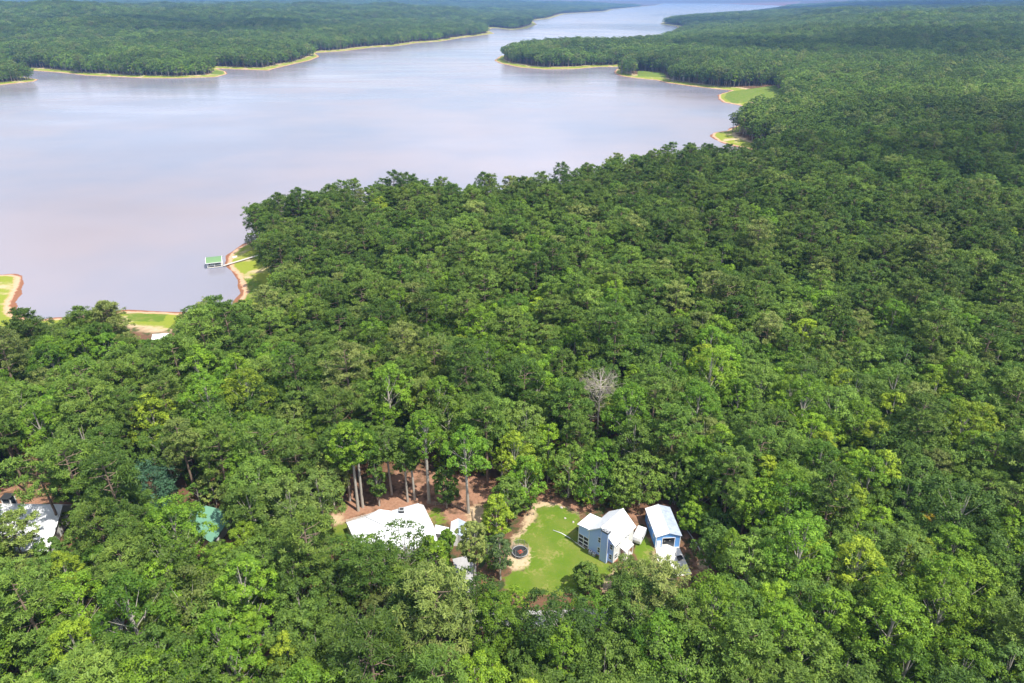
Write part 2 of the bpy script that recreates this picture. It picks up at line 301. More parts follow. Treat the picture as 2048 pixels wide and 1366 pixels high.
# ------------------------------------------------------------------ ground
def axis(step_in, half, grow, end):
    a = list(np.arange(0, half, step_in)); s = step_in
    while a[-1] < end: s *= grow; a.append(a[-1] + s)
    return a
xr = axis(1.7, 170, 1.012, 9000); xs = np.array([-v for v in xr[:0:-1]] + xr)
ys = list(np.arange(-250, 60, 12)) + list(np.arange(60, 150, 1.5)); s_ = 1.5
while ys[-1] < 17000: s_ = max(1.5, 0.0068 * ys[-1]); ys.append(ys[-1] + s_)
ys = np.array(ys)
X, Y = np.meshgrid(xs, ys); P = np.stack([X.ravel(), Y.ravel()], 1)
D = shore(P); Z = ground_z(P, D)
def many(polys): 
    r = np.full(len(P), 60.0)
    for q in polys:
        q_ = np.array(q); lo, hi = q_.min(0) - 60, q_.max(0) + 60
        k = (P[:, 0] > lo[0]) & (P[:, 0] < hi[0]) & (P[:, 1] > lo[1]) & (P[:, 1] < hi[1])
        r[k] = np.minimum(r[k], sdist(P[k], q))
    return r
nx, ny = len(xs), len(ys)
i0 = (np.arange(ny-1)[:, None] * nx + np.arange(nx-1)[None]).ravel()
quads = np.stack([i0, i0+1, i0+nx+1, i0+nx], 1)
def groundmat():
    m, t, p, o = mat('forest_ground')
    pos = N(t, 'ShaderNodeNewGeometry').outputs['Position']
    def A(n):
        a = N(t, 'ShaderNodeAttribute'); a.attribute_name = n; return a.outputs['Fac']
    n1 = noise(t, 0.35, 6, pos); n2 = noise(t, 1.6, 5, pos); n3 = noise(t, 0.06, 4, pos); n4 = noise(t, 6.0, 3, pos)
    w = lambda n, a: mathn(t, 'MULTIPLY', mathn(t, 'SUBTRACT', n, 0.5), a)
    litter = mixc(t, n2, (0.085, 0.050, 0.030), (0.20, 0.105, 0.060))
    litter = mixc(t, sstep(t, n1, 0.50, 0.66), litter, (0.040, 0.062, 0.018))
    clay = mixc(t, n2, (0.20, 0.095, 0.055), (0.40, 0.235, 0.155))
    clay = mixc(t, sstep(t, n1, 0.46, 0.62), clay, (0.12, 0.070, 0.042))
    sand = mixc(t, n2, (0.36, 0.25, 0.14), (0.58, 0.46, 0.30))
    sand = mixc(t, sstep(t, n1, 0.55, 0.72), sand, (0.30, 0.26, 0.08))
    lawn = mixc(t, n1, (0.078, 0.145, 0.012), (0.165, 0.215, 0.022))
    lawn = mixc(t, sstep(t, mathn(t, 'ADD', mathn(t, 'MULTIPLY', n1, 0.6), mathn(t, 'MULTIPLY', n2, 0.4)), 0.50, 0.64), lawn, (0.26, 0.235, 0.075))
    lawn = mixc(t, mathn(t, 'MULTIPLY', sstep(t, noise(t, 0.16, 3, pos), 0.45, 0.68), 0.55), lawn, (0.21, 0.205, 0.05))
    lawn = mixc(t, mathn(t, 'MULTIPLY', n4, 0.45), lawn, (0.06, 0.14, 0.01))
    c = litter
    c = mixc(t, sstep(t, mathn(t, 'ADD', A('clay'), mathn(t, 'ADD', w(n1, 9), w(n2, 3))), 1.5, -1.5), c, clay)
    c = mixc(t, sstep(t, mathn(t, 'ADD', A('sand'), mathn(t, 'ADD', w(n1, 5), w(n2, 3))), 0.6, -0.9), c, sand)
    # the drawn-down lake margin: bank soil, scrub grass, sand, wet red mud
    s = mathn(t, 'ADD', A('shore'), mathn(t, 'ADD', w(n1, 7), mathn(t, 'ADD', w(n2, 2), w(n3, 14))))
    s0 = mathn(t, 'ADD', A('shore'), mathn(t, 'ADD', w(n1, 3), w(n2, 1)))
    c = mixc(t, sstep(t, s, 26, 20), c, sand)
    c = mixc(t, mathn(t, 'MULTIPLY', sstep(t, s, 21, 17), sstep(t, n3, 0.32, 0.48)), c, mixc(t, n2, (0.15, 0.21, 0.015), (0.28, 0.29, 0.04)))
    c = mixc(t, sstep(t, mathn(t, 'ADD', A('lawn'), mathn(t, 'ADD', w(n1, 5), w(n2, 2.2))), 0.5, -0.6), c, lawn)
    c = mixc(t, sstep(t, s0, 4.6, 3.0), c, mixc(t, n2, (0.42, 0.23, 0.13), (0.62, 0.42, 0.28)))
    c = mixc(t, sstep(t, s0, 2.3, 1.2), c, (0.24, 0.105, 0.055))
    t.links.new(c, p.inputs['Base Color']); p.inputs['Roughness'].default_value = 0.95; p.inputs['Specular IOR Level'].default_value = 0.15
    b = N(t, 'ShaderNodeBump'); b.inputs['Strength'].default_value = 0.7; b.inputs['Distance'].default_value = 0.12
    t.links.new(mathn(t, 'ADD', n2, mathn(t, 'MULTIPLY', n4, 0.5)), b.inputs['Height']); t.links.new(b.outputs[0], p.inputs['Normal'])
    return m
gme = np_mesh('ground', np.column_stack([P, Z]), quads, [groundmat()], attrs={'shore': np.clip(D, -50, 200), 'lawn': many(LAWN), 'sand': many(SAND), 'clay': many(CLAY)}, smooth=True)
tag(link('ground', gme), kind='structure')

# ------------------------------------------------------------------ lake
def watermat():
    m, t, p, o = mat('lake_water')
    pos = N(t, 'ShaderNodeNewGeometry').outputs['Position']
    p.inputs['Base Color'].default_value = (0.30, 0.215, 0.185, 1); p.inputs['IOR'].default_value = 1.33
    n3 = noise(t, 0.004, 4, pos)
    t.links.new(mixc(t, sstep(t, n3, 0.35, 0.65), (0.275, 0.240, 0.258), (0.205, 0.212, 0.262)), p.inputs['Base Color'])
    rr = N(t, 'ShaderNodeMapRange'); mp = N(t, 'ShaderNodeMapping'); mp.inputs['Scale'].default_value = (0.35, 1.3, 1); mp.inputs['Rotation'].default_value = (0, 0, 0.35); t.links.new(pos, mp.inputs['Vector']); t.links.new(noise(t, 0.012, 6, mp.outputs[0]), rr.inputs['Value']); rr.inputs['From Min'].default_value = 0.3; rr.inputs['From Max'].default_value = 0.7; rr.inputs['To Min'].default_value = 0.12; rr.inputs['To Max'].default_value = 0.24
    t.links.new(rr.outputs[0], p.inputs['Roughness'])
    b = N(t, 'ShaderNodeBump'); b.inputs['Strength'].default_value = 0.25; b.inputs['Distance'].default_value = 0.05
    t.links.new(noise(t, 0.9, 3, pos), b.inputs['Height']); t.links.new(b.outputs[0], p.inputs['Normal'])
    return m
w_ = MB(); w_.poly([(-1600, 200, 0), (1600, 200, 0), (6500, 16500, 0), (-1600, 16500, 0)]); wo = w_.build('lake', watermat()); tag(wo, kind='structure')

def sheet(name, pts, m, t=0.12, top=0.03):
    b = MB(); b.slab([(x, y, gz(x, y) + top) for x, y in pts], t); return tag(b.build(name, m), kind='structure')
sheet('garage_driveway', DRIVE_GARAGE, M['concrete']); sheet('driveway', DRIVE_WHITE, M['asphalt']); sheet('driveway', DRIVE_APRON, M['asphalt'], top=0.05)
b = MB(); L_ = []; Rr = []
for i, (x, y) in enumerate(ROAD):
    a = Vector(ROAD[max(i-1, 0)]); c = Vector(ROAD[min(i+1, len(ROAD)-1)]); d = (c - a).normalized(); n_ = Vector((-d.y, d.x)) * 2.1
    L_.append((x+n_.x, y+n_.y, gz(x, y)+0.02)); Rr.append((x-n_.x, y-n_.y, gz(x, y)+0.02))
for i in range(len(ROAD)-1): b.slab([Rr[i], Rr[i+1], L_[i+1], L_[i]], 0.1)
tag(b.build('road', M['asphalt']), kind='structure')
# ------------------------------------------------------------------ buildings
def window(parent, c, axis, w, h, out):
    """a framed window in a wall; axis 'x' = wall runs along x; out = +-1 outward"""
    def bx(a0, a1, z0, z1, d0, d1):
        lo, hi = sorted((out*d0, out*d1))
        return (a0, a1, c[1]+lo, c[1]+hi, z0, z1) if axis == 'x' else (c[0]+lo, c[0]+hi, a0, a1, z0, z1)
    a = c[0] if axis == 'x' else c[1]; z = c[2]; fw = 0.10
    b = MB()
    b.box(*bx(a-w/2-fw, a-w/2, z-h/2-fw, z+h/2+fw, 0.0, 0.06)); b.box(*bx(a+w/2, a+w/2+fw, z-h/2-fw, z+h/2+fw, 0.0, 0.06))
    b.box(*bx(a-w/2, a+w/2, z+h/2, z+h/2+fw, 0.0, 0.06)); b.box(*bx(a-w/2, a+w/2, z-h/2-fw, z-h/2, 0.0, 0.08)); b.box(*bx(a-w/2, a+w/2, z-0.03, z+0.03, 0.012, 0.05))
    f = b.build('window', M['trim'], parent)
    MB().box(*bx(a-w/2, a+w/2, z-h/2, z+h/2, -0.02, 0.012)).build('pane', M['glass'], f)
    return f
def fascia(pts, w, m, parent, name='trim_board'):
    b = MB(); b.tube(pts, w, 4); return b.build(name, m, parent)

# two-storey pale blue house with screened porch wing and chimney chase
HX = empty('blue_house', (16.66, 112.79, 10), math.atan2(-0.671, 0.742), 'two-storey pale blue house with white metal roof and screened porch wing', 'house')
W, L, EH, RH = 6.4, 7.4, 5.85, 8.45
b = MB()
b.poly([(0,0,.35),(W,0,.35),(W,0,EH),(W/2,0,RH),(0,0,EH)]); b.poly([(W,L,.35),(0,L,.35),(0,L,EH),(W/2,L,RH),(W,L,EH)])
b.poly([(0,L,.35),(0,0,.35),(0,0,EH),(0,L,EH)])
b.build('wall', M['bluewall'], HX)
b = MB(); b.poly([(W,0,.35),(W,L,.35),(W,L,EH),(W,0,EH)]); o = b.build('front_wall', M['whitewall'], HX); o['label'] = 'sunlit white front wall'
MB().box(-.03, W+.03, -.03, L+.03, -.3, .35).build('foundation', M['brick'], HX)
sl = (RH-EH)/(W/2); ov = .35; T = .1
b = MB(); b.slab([(W/2,-ov,RH+T),(W+ov,-ov,EH-sl*ov+T),(W+ov,L+ov,EH-sl*ov+T),(W/2,L+ov,RH+T)], T)
b.slab([(-ov,-ov,EH-sl*ov+T),(W/2,-ov,RH+T),(W/2,L+ov,RH+T),(-ov,L+ov,EH-sl*ov+T)], T)
rf = b.build('roof', M['whiteroof'], HX)
MB().tube([(W/2,-ov-.01,RH+T+.02),(W/2,L+ov+.01,RH+T+.02)], .09, 6).build('ridge_cap', M['trim'], rf)
for a_, c_ in (((-ov,EH-sl*ov), (W/2,RH)), ((W/2,RH), (W+ov,EH-sl*ov))):
    MB().slab([(a_[0],-ov-.03,a_[1]+.06),(c_[0],-ov-.03,c_[1]+.06),(c_[0],-ov+.02,c_[1]+.06),(a_[0],-ov+.02,a_[1]+.06)], .22).build('rake_board', M['trim'], rf)
MB().box(W+ov, W+ov+.12, -ov, L+ov, EH-sl*ov-.08, EH-sl*ov+.06).build('gutter', M['trim'], rf)
for k in range(1, 15):   # standing seams on the two slopes
    yy = -ov + k*(L+2*ov)/15
    for sx in (0, 1):
        xe = W+ov-.03 if sx else -ov+.03
        MB().tube([(W/2,yy,RH+T+.01),(xe,yy,EH-sl*(ov-.03)+T+.01)], .022, 4).build('standing_seam', M['whiteroof'], rf)
ch = MB().box(3.55, 5.15, -.75, .02, -.25, 8.05).build('chimney_chase', M['bluewall'], HX)
MB().box(3.45, 5.25, -.85, .30, 8.05, 8.28).build('chimney_rim', M['dark'], ch)
MB().box(3.65, 5.05, -.65, .10, 8.28, 8.34).box(3.8, 4.2, -.5, -.1, 8.34, 8.62).box(4.5, 4.9, -.5, -.1, 8.34, 8.62).build('chimney_cap', M['grey'], ch)
for xx in (3.5, 5.2): MB().box(xx-.05, xx+.05, -.79, -.69, .0, 8.0).build('corner_board', M['trim'], ch)
for x_, z_ in ((2.75, 4.55), (2.75, 1.75), (5.75, 4.5), (5.75, 1.75)): window(HX, (x_, 0, z_), 'x', .62, 1.25, -1)
for x_ in (.0, W): MB().box(x_-.07, x_+.07, -.05, .06, .3, EH-.1).build('corner_board', M['trim'], HX)
MB().box(W-.02, W+.05, L-.07, L+.07, .3, EH-.1).build('corner_board', M['trim'], HX)
for y_ in (1.0, 1.9, 4.4, 5.3): window(HX, (W, y_, 4.75), 'y', .6, 1.0, 1)
window(HX, (W, 1.0, 1.7), 'y', .8, 1.35, 1); window(HX, (W, 5.0, 3.6), 'y', .45, .45, 1)
# entry porch
b = MB(); b.slab([(W+.03,2.5,3.1),(W+1.5,2.5,2.7),(W+1.5,5.6,2.7),(W+.03,5.6,3.1)], .14); pr = b.build('porch_roof', M['whiteroof'], HX)
for y_ in (2.6, 4.05, 5.5): MB().box(W+1.28, W+1.42, y_-.07, y_+.07, -.05, 2.6).build('porch_post', M['trim'], HX)
MB().box(W+.04, W+1.45, 2.5, 5.6, -.2, .3).build('porch_floor', M['deck'], HX)
dr = MB().box(W, W+.07, 3.0, 4.0, .35, 2.45).build('door', M['door'], HX); MB().box(W+.07, W+.12, 3.85, 3.92, 1.25, 1.42).build('handle', M['grey'], dr)
window(HX, (W, 4.9, 1.6), 'y', .8, 1.2, 1)
# screened porch wing
WH0, WH1, WX, WY = 5.55, 5.95, -2.9, 4.3
b = MB(); b.poly([(WX,0.12,3.1),(-.06,0.12,3.1),(-.06,0.12,WH1),(WX,0.12,WH0)]); b.poly([(WX,WY,.3),(WX,0.12,3.1),(WX,0.12,WH0),(WX,WY,WH0)])
b.poly([(-.06,WY,.3),(WX,WY,.3),(WX,WY,WH0),(-.06,WY,WH1)]); b.poly([(WX,WY,.3),(WX,.12,.3),(WX,.12,3.1)])
b.build('wing_wall', M['bluewall'], HX)
MB().slab([(WX-.25,-.2,WH0+.02),(-.02,-.2,WH1+.02),(-.02,WY+.25,WH1+.02),(WX-.25,WY+.25,WH0+.02)], .12).build('wing_roof', M['whiteroof'], HX)
sc_ = MB().box(WX+.06, -.1, .22, .26, .25, 3.1).build('porch_screen', M['screen'], HX)
for z_ in (3.05, 2.0, .92): MB().box(WX, -.05, .06, .2, z_-.06, z_+.06).build('rail', M['trim'], sc_)
for x_ in (WX+.07, -1.48, -.13): MB().box(x_-.07, x_+.07, .05, .21, -.1, 5.4 if x_ < -2 else 3.1).build('post', M['trim'], sc_)
MB().box(WX, -.05, .1, WY, -.3, .25).build('porch_floor', M['wood'], HX)

# metal garage, door open
g = Vector((31.42, 113.35)); ga = math.atan2(.075, 1.0)
GX = empty('metal_garage', (g.x, g.y, 10), ga, 'blue metal garage with open door and weathered grey roof', 'garage')
GW, GL_, GE, GR = 5.35, 9.0, 3.35, 4.25
b = MB()
for (x0, x1, z0, z1) in ((0, 1.45, 0, GE), (4.15, GW, 0, GE)): b.poly([(x0,0,z0),(x1,0,z0),(x1,0,z1),(x0,0,z1)])
b.poly([(1.45,0,2.75),(4.15,0,2.75),(4.15,0,GE),(1.45,0,GE)]); b.poly([(0,0,GE),(GW,0,GE),(GW/2,0,GR)])
b.poly([(GW,0,0),(GW,GL_,0),(GW,GL_,GE),(GW,0,GE)]); b.poly([(0,GL_,0),(0,0,0),(0,0,GE),(0,GL_,GE)]); b.poly([(GW,GL_,0),(0,GL_,0),(0,GL_,GE),(GW/2,GL_,GR),(GW,GL_,GE)])
b.build('wall', M['garagewall'], GX)
gs = (GR-GE)/(GW/2)
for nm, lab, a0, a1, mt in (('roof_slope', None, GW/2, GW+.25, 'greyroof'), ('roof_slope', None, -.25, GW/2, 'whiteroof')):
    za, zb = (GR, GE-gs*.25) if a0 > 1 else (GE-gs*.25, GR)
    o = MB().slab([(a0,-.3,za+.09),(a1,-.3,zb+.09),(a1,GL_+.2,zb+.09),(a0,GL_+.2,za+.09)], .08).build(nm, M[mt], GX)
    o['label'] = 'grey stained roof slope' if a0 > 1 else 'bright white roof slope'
    for k in range(1, 16):
        yy = -.3 + k*(GL_+.5)/16; MB().tube([(a0,yy,za+.10),(a1,yy,zb+.10)], .02, 4).build('standing_seam', M[mt], o)
MB().tube([(GW/2,-.31,GR+.11),(GW/2,GL_+.21,GR+.11)], .09, 6).build('ridge_cap', M['trim'], GX)
for x_ in (0, GW): MB().box(x_-.07, x_+.07, -.05, .05, 0, GE-.05).build('corner_trim', M['trim'], GX)
b = MB(); b.box(1.36, 1.48, -.06, .08, 0, 2.85).box(4.12, 4.24, -.06, .08, 0, 2.85).box(1.48, 4.12, -.06, .08, 2.73, 2.85); b.build('door_frame', M['trim'], GX)
sdr = MB().box(.22, 1.12, -.06, .0, .04, 2.1).build('side_door', M['trim'], GX); MB().box(.98, 1.06, -.12, -.06, .98, 1.08).build('handle', M['grey'], sdr)
for y_ in (1.9, 5.2, 6.6): window(GX, (0, y_, 1.9), 'y', .75, .8, -1)
MB().box(0.05, GW-.05, .05, GL_-.05, -.2, .05).build('slab', M['concrete'], GX)

def make_car(name, loc, rz, paint, label):
    c = empty(name, loc, rz, label, 'car')
    prof = [(-2.2,.45),(-2.25,.75),(-2.1,.95),(-1.3,1.02),(-.55,1.5),(.9,1.52),(1.75,1.08),(2.2,1.02),(2.25,.55),(2.2,.4)]
    b = MB(); n = len(prof)
    for w in (-.88, .88): b.v += [(x, w*(1 if z < 1.1 else .82), z) for x, z in prof]
    b.f += [tuple(range(n-1, -1, -1)), tuple(range(n, 2*n))]; b.m += [0, 0]
    for i in range(n):
        j = (i+1) % n; b.f.append((i, j, n+j, n+i)); b.m.append(0)
    body = b.build('body', M[paint], c, bevel=.06)
    MB().poly([(-1.22,-.72,1.09),(-1.22,.72,1.09),(-.64,.66,1.47),(-.64,-.66,1.47)]).build('windscreen', M['glass'], c)
    MB().poly([(1.66,.7,1.15),(1.66,-.7,1.15),(1.0,-.66,1.49),(1.0,.66,1.49)]).build('rear_window', M['glass'], c)
    for s in (-1, 1):
        MB().poly([(-1.1,s*.86,1.08),(1.5,s*.86,1.1),(.85,s*.76,1.45),(-.5,s*.76,1.45)]).build('side_window', M['glass'], c)
        MB().box(-2.27,-2.2,s*.62-.16,s*.62+.16,.68,.84).build('headlight', M['trim'], c)
        for x in (-1.4, 1.4):
            w = MB(); w.tube([(x,s*.70,.33),(x,s*.91,.33)], .33, 14); wh = w.build('wheel', M['rubber'], c); MB().tube([(x,s*.905,.33),(x,s*.925,.33)], .19, 10).build('rim', M['grey'], wh)
    return c
cg = GX.matrix_basis @ Vector((2.85, 3.4, 0)); make_car('parked_car', (cg.x+.1, cg.y, 10.05), math.pi/2 + ga, 'paint_black', 'black car parked inside the open blue garage')

# camper trailer beside the blue house
CT = empty('camper_trailer', (28.35, 116.1, 10), math.atan2(.742, .671) + .25, 'white rounded camper trailer parked behind the blue house', 'trailer')
prof = [(-2.6,.55),(-2.75,1.5),(-2.55,2.35),(-1.9,2.72),(1.9,2.75),(2.55,2.4),(2.75,1.5),(2.6,.55)]; n = len(prof); b = MB()
for w in (-1.12, 1.12): b.v += [(x, w, z) for x, z in prof]
b.f += [tuple(range(n)), tuple(range(2*n-1, n-1, -1))]; b.m += [0, 0]
for i in range(n): j = (i+1) % n; b.f.append((j, i, n+i, n+j)); b.m.append(0)
b.build('body', M['rv'], CT, bevel=.12)
for s in (-1, 1):
    w = MB(); w.tube([(.2,s*.9,.33),(.2,s*1.14,.33)], .33, 14); w.build('wheel', M['rubber'], CT)
    MB().box(-1.6,-.8,s*1.12-.02,s*1.12+.02,1.5,2.1).build('window', M['glass'], CT)
MB().tube([(-2.6,0,.5),(-3.7,0,.5)], .06, 6).tube([(-3.6,0,.5),(-3.6,0,.0)], .05, 6).build('tow_bar', M['dark'], CT)
MB().box(-.4,.4,-.35,.35,2.74,2.98).build('roof_vent', M['trim'], CT); CT.scale = (.78, .85, .88)

# air conditioners and drain pipe by the gable wall
for k, (x, y, lab) in enumerate(((17.05, 111.75, 'round-fan air conditioner by the screened porch corner'), (17.75, 111.1, 'round-fan air conditioner next to the chimney chase'))):
    a = empty('air_conditioner', (x, y, 10), HX.rotation_euler.z, lab, 'air conditioner', 'air conditioners at the blue house')
    MB().box(-.36,.36,-.36,.36,0,.75).build('case', M['grey'], a, bevel=.03)
    b = MB(); b.lathe([(.33,.752),(.33,.80),(.25,.80),(.25,.755)], 16); b.build('fan_ring', M['trim'], a)
    b = MB()
    for q in range(4):
        t0 = q*math.pi/2; b.poly([(0,0,.77),(.23*math.cos(t0),.23*math.sin(t0),.765),(.23*math.cos(t0+.7),.23*math.sin(t0+.7),.785)])
    b.build('fan_blade', M['dark'], a)
up_ = [(9.3,118.9),(11.2,117.9),(12.9,116.4),(14.3,114.8),(15.9,113.1)]
b = MB(); b.tube([(x, y, 10.10) for x, y in up_], .085, 7); tag(b.build('drain_pipe', M['trim'], smooth=True), 'long white plastic pipe lying across the green lawn', 'pipe')

# trampoline
TR = empty('trampoline', (1.75, 111.7, 10), 0.2, 'round trampoline with dark safety net on the worn lawn edge', 'trampoline')
b = MB(); b.lathe([(1.62,.72),(1.78,.72),(1.80,.66),(1.62,.64),(1.62,.72)], 36); b.build('rim_pad', M['grey'], TR)
b = MB(); b.lathe([(0.001,.66),(.8,.655),(1.62,.68)], 36); b.build('jumping_mat', M['dark'], TR)
b = MB(); b.lathe([(1.74,.74),(1.72,2.35)], 36); b.build('safety_net', M['net'], TR, smooth=True)
for rr_, za_, zb_ in ((1.80,.05,.16),(1.76,2.33,2.40)): b = MB(); b.lathe([(rr_,za_),(rr_,zb_)], 36); b.build('ring', M['grey'], TR)
for k in range(8):
    t0 = k*math.pi/4; x, y = 1.82*math.cos(t0), 1.82*math.sin(t0); MB().tube([(x,y,0),(x,y,2.45)], .035, 6).build('pole', M['grey'], TR)
b = MB()
for i in range(3):
    x0 = -.5 + i*.35; b.slab([(x0,-.5,.72),(x0+.18,-.45,1.12-.1*i),(x0+.22,.25,1.05-.1*i),(x0+.02,.3,.72)], .05)
b.box(-.5,.5,-.55,.35,.675,.73); tag(b.build('foam_toy', M['red']), 'red folded foam toy lying on the trampoline mat', 'toy'); bpy.data.objects['foam_toy'].location = (1.75, 111.6, 10); bpy.data.objects['foam_toy'].rotation_euler.z = .6

# things on the concrete and around
GB = empty('wheeled_cart', (36.0, 110.0, 10.03), .2, 'black wheeled cart standing on the concrete driveway', 'cart')
b = MB(); b.v += [(-.5,-.35,.18),(.5,-.35,.18),(.5,.35,.18),(-.5,.35,.18),(-.65,-.48,.62),(.65,-.48,.62),(.65,.48,.62),(-.65,.48,.62)]
for q in ((0,3,2,1),(0,1,5,4),(1,2,6,5),(2,3,7,6),(3,0,4,7)): b.f.append(q); b.m.append(0)
b.poly([(-.52,-.37,.3),(.52,-.37,.3),(.52,.37,.3),(-.52,.37,.3)]); b.build('tub', M['dark'], GB)
for s in (-1, 1): w = MB(); w.tube([(-.3,s*.38,.16),(-.3,s*.48,.16)], .16, 12); w.build('wheel', M['rubber'], GB)
MB().tube([(.6,-.3,.6),(1.1,-.3,.75),(1.1,.3,.75),(.6,.3,.6)], .03, 6).build('handle', M['grey'], GB)
FL = empty('felled_trunk', (38.2, 122.6, 10), 0, 'long pale felled trunk lying right of the blue garage', 'log')
MB().tube([(0,0,.2),(1.4,-3.6,.24),(2.6,-8.2,.26),(3.2,-13.0,.24),(3.4,-15.6,.22)], [.06,.10,.14,.17,.18], 8).build('stem', M['deadwood'], FL, smooth=True)
for (x, y, dx, dy) in ((1.0,-2.4,.9,-.2),(2.2,-6.4,-.7,-.3),(3.0,-11.4,.6,-.5)): MB().tube([(x,y,.24),(x+dx,y+dy,.5)], [.05,.02], 5).build('branch_stub', M['deadwood'], FL)
random.seed(3)
for k in range(26):
    x, y, a = 38.6 + random.gauss(0, .9), 101.8 + random.gauss(0, 1.4), random.uniform(0, 3.14); l = random.uniform(.6, 1.8); z0 = 10.06 + random.uniform(0, .25)
    b = MB(); b.tube([(x-math.cos(a)*l/2,y-math.sin(a)*l/2,z0),(x+.1,y+.05,z0+.08),(x+math.cos(a)*l/2,y+math.sin(a)*l/2,z0)], [.03,.05,.02], 5)
    tag(b.build('cut_branch', M['twig' if k % 2 else 'wood']), 'cut branch in the brush pile below the concrete driveway', 'branch', 'cut branches in the brush pile')
# small rounded rocks along the sandy edge of the lawn
rk = MB(); 
for i in range(6):
    z = [0, .12, .24, .30, .33, .34][i]; r = [.34, .36, .30, .20, .09, .002][i]; 
    for k in range(9): t0 = k*2*math.pi/9; q = r*(1+.18*math.sin(3*t0+1)); rk.v.append((q*math.cos(t0), .8*q*math.sin(t0), z))
for i in range(5):
    for k in range(9): rk.f.append((i*9+k, i*9+(k+1)%9, (i+1)*9+(k+1)%9, (i+1)*9+k)); rk.m.append(0)
rme = rk.mesh('rock', M['rock'], True)
for (x, y, s, lab) in ((11.7,126.6,1.1,'grey rock on the sandy strip behind the lawn'),(14.1,121.6,.9,'pale rock in the grass near the screened porch'),(12.3,122.9,.8,'pale rock in the grass midway along the lawn back edge')):
    o = link('rock', rme); o.location = (x, y, 9.98); o.scale = (s, s, s); o.rotation_euler.z = x; tag(o, lab, 'rock')

# white-roofed house in the middle
def solid_house(name, label, roofs, mats, walls, wallmat, base, eave_t=.14):
    h = empty(name, (base[0], base[1], base[2]), 0, label, 'house'); bx_, by_, bz_ = base
    for pts, mt in roofs: MB().slab([(x-bx_, y-by_, z-bz_) for x, y, z in pts], eave_t).build('roof_slope', M[mt], h)
    b = MB(); n = len(walls)
    for i in range(n):
        p_, q_ = walls[i], walls[(i+1) % n]
        b.poly([(p_[0]-bx_,p_[1]-by_,-.3),(q_[0]-bx_,q_[1]-by_,-.3),(q_[0]-bx_,q_[1]-by_,q_[2]-bz_-eave_t),(p_[0]-bx_,p_[1]-by_,p_[2]-bz_-eave_t)])
    b.build('wall', M[wallmat], h); return h
E1,R1,V1,E2 = (-37.1,118.3,13.0),(-32.3,117.6,15.0),(-28.5,115.9,14.4),(-33.6,111.6,13.0)
R2,R3,R4,E3,E4,E5 = (-29.6,119.4,15.7),(-26.9,119.2,15.4),(-21.1,121.0,16.0),(-17.4,116.2,14.1),(-15.5,110.2,13.0),(-31.0,109.6,13.0)
B1,B2,B3,B4 = (-33.6,120.2,13.0),(-30.2,122.0,13.2),(-26.6,121.7,13.2),(-20.4,123.6,13.4)
WHs = solid_house('white_roof_house', 'large house with folded white metal roof behind leafy trees', [
    ([E1,E2,V1,R1],'whiteroof'), ([R1,V1,R2],'whiteroof'), ([R2,V1,R3],'whiteroof'), ([R3,V1,E5,E4,R4],'whiteroof'), ([R4,E4,E3],'whiteroof'),
    ([E2,E5,V1],'whiteroof'), ([E1,R1,B1],'whiteroof'), ([B1,R1,R2,B2],'whiteroof'), ([B2,R2,R3,B3],'whiteroof'), ([B3,R3,R4,B4],'whiteroof'), ([B4,R4,E3],'whiteroof')],
    None, [E1,E2,E5,E4,E3,B4,B3,B2,B1], 'whitewall', (-27, 115.5, 10))
for p_, q_ in ((R1,V1),(R2,V1),(R3,R4),(R1,R2)):
    MB().tube([(p_[0]+27,p_[1]-115.5,p_[2]-9.96),(q_[0]+27,q_[1]-115.5,q_[2]-9.96)], .10, 6).build('ridge_cap', M['grey'], WHs)
cx_, cy_ = -24.6+27, 119.0-115.5
c_ = MB().box(cx_-.55,cx_+.55,cy_-.45,cy_+.45,4.4,6.0).build('chimney', M['dark'], WHs); MB().box(cx_-.65,cx_+.65,cy_-.55,cy_+.55,6.0,6.12).build('chimney_cap', M['grey'], c_); MB().box(cx_-.4,cx_+.4,cy_-.3,cy_+.3,6.121,6.2).build('flue', M['dark'], c_)
for (x, y) in ((-24.5, 109.85), (-28.5, 109.6), (-20, 110.0)): pass
for k in range(5):
    fx = -30.0 + k*3.3; fy = 109.6 + (fx+31)*.0387; window(WHs, (fx+27, fy-115.5-.05, 1.55), 'x', 1.0, 1.2, -1)
for (x_, y_, z_) in ((-22.5,115.0,14.3),(-19.2,114.2,13.7),(-31.5,113.6,13.55)): MB().tube([(x_+27,y_-115.5,z_-10.2),(x_+27,y_-115.5,z_-9.4)], .09, 8).build('vent_pipe', M['grey'], WHs)
# breezeway and shed beside it
BW = solid_house('covered_walkway', 'low white roofed walkway joining the white house and grey shed', [([(-17.2,114.6,13.2),(-13.9,114.2,13.0),(-13.9,116.2,13.3),(-17.0,116.9,13.5)],'whiteroof')], None, [(-16.6,114.9,13.1),(-14.2,114.6,13.0),(-14.2,115.9,13.2),(-16.5,116.4,13.4)], 'whitewall', (-15.5,115.4,10)); BW['category'] = 'walkway'
SHp = dict(a=(-13.6,113.8,12.6), b=(-11.9,114.1,13.3), c=(-9.4,113.5,12.5), d=(-9.9,118.6,12.5), e=(-12.1,119.2,13.3), f=(-13.7,118.9,12.6))
SH = solid_house('shed', 'small shed with grey-blue metal roof beside the white-roofed house', [([SHp['a'],SHp['b'],SHp['e'],SHp['f']],'whiteroof'),([SHp['b'],SHp['c'],SHp['d'],SHp['e']],'greyroof')], None, [SHp['a'],SHp['b'],SHp['c'],SHp['d'],SHp['e'],SHp['f']], 'whitewall', (-11.7,116.3,10)); SH['category'] = 'shed'
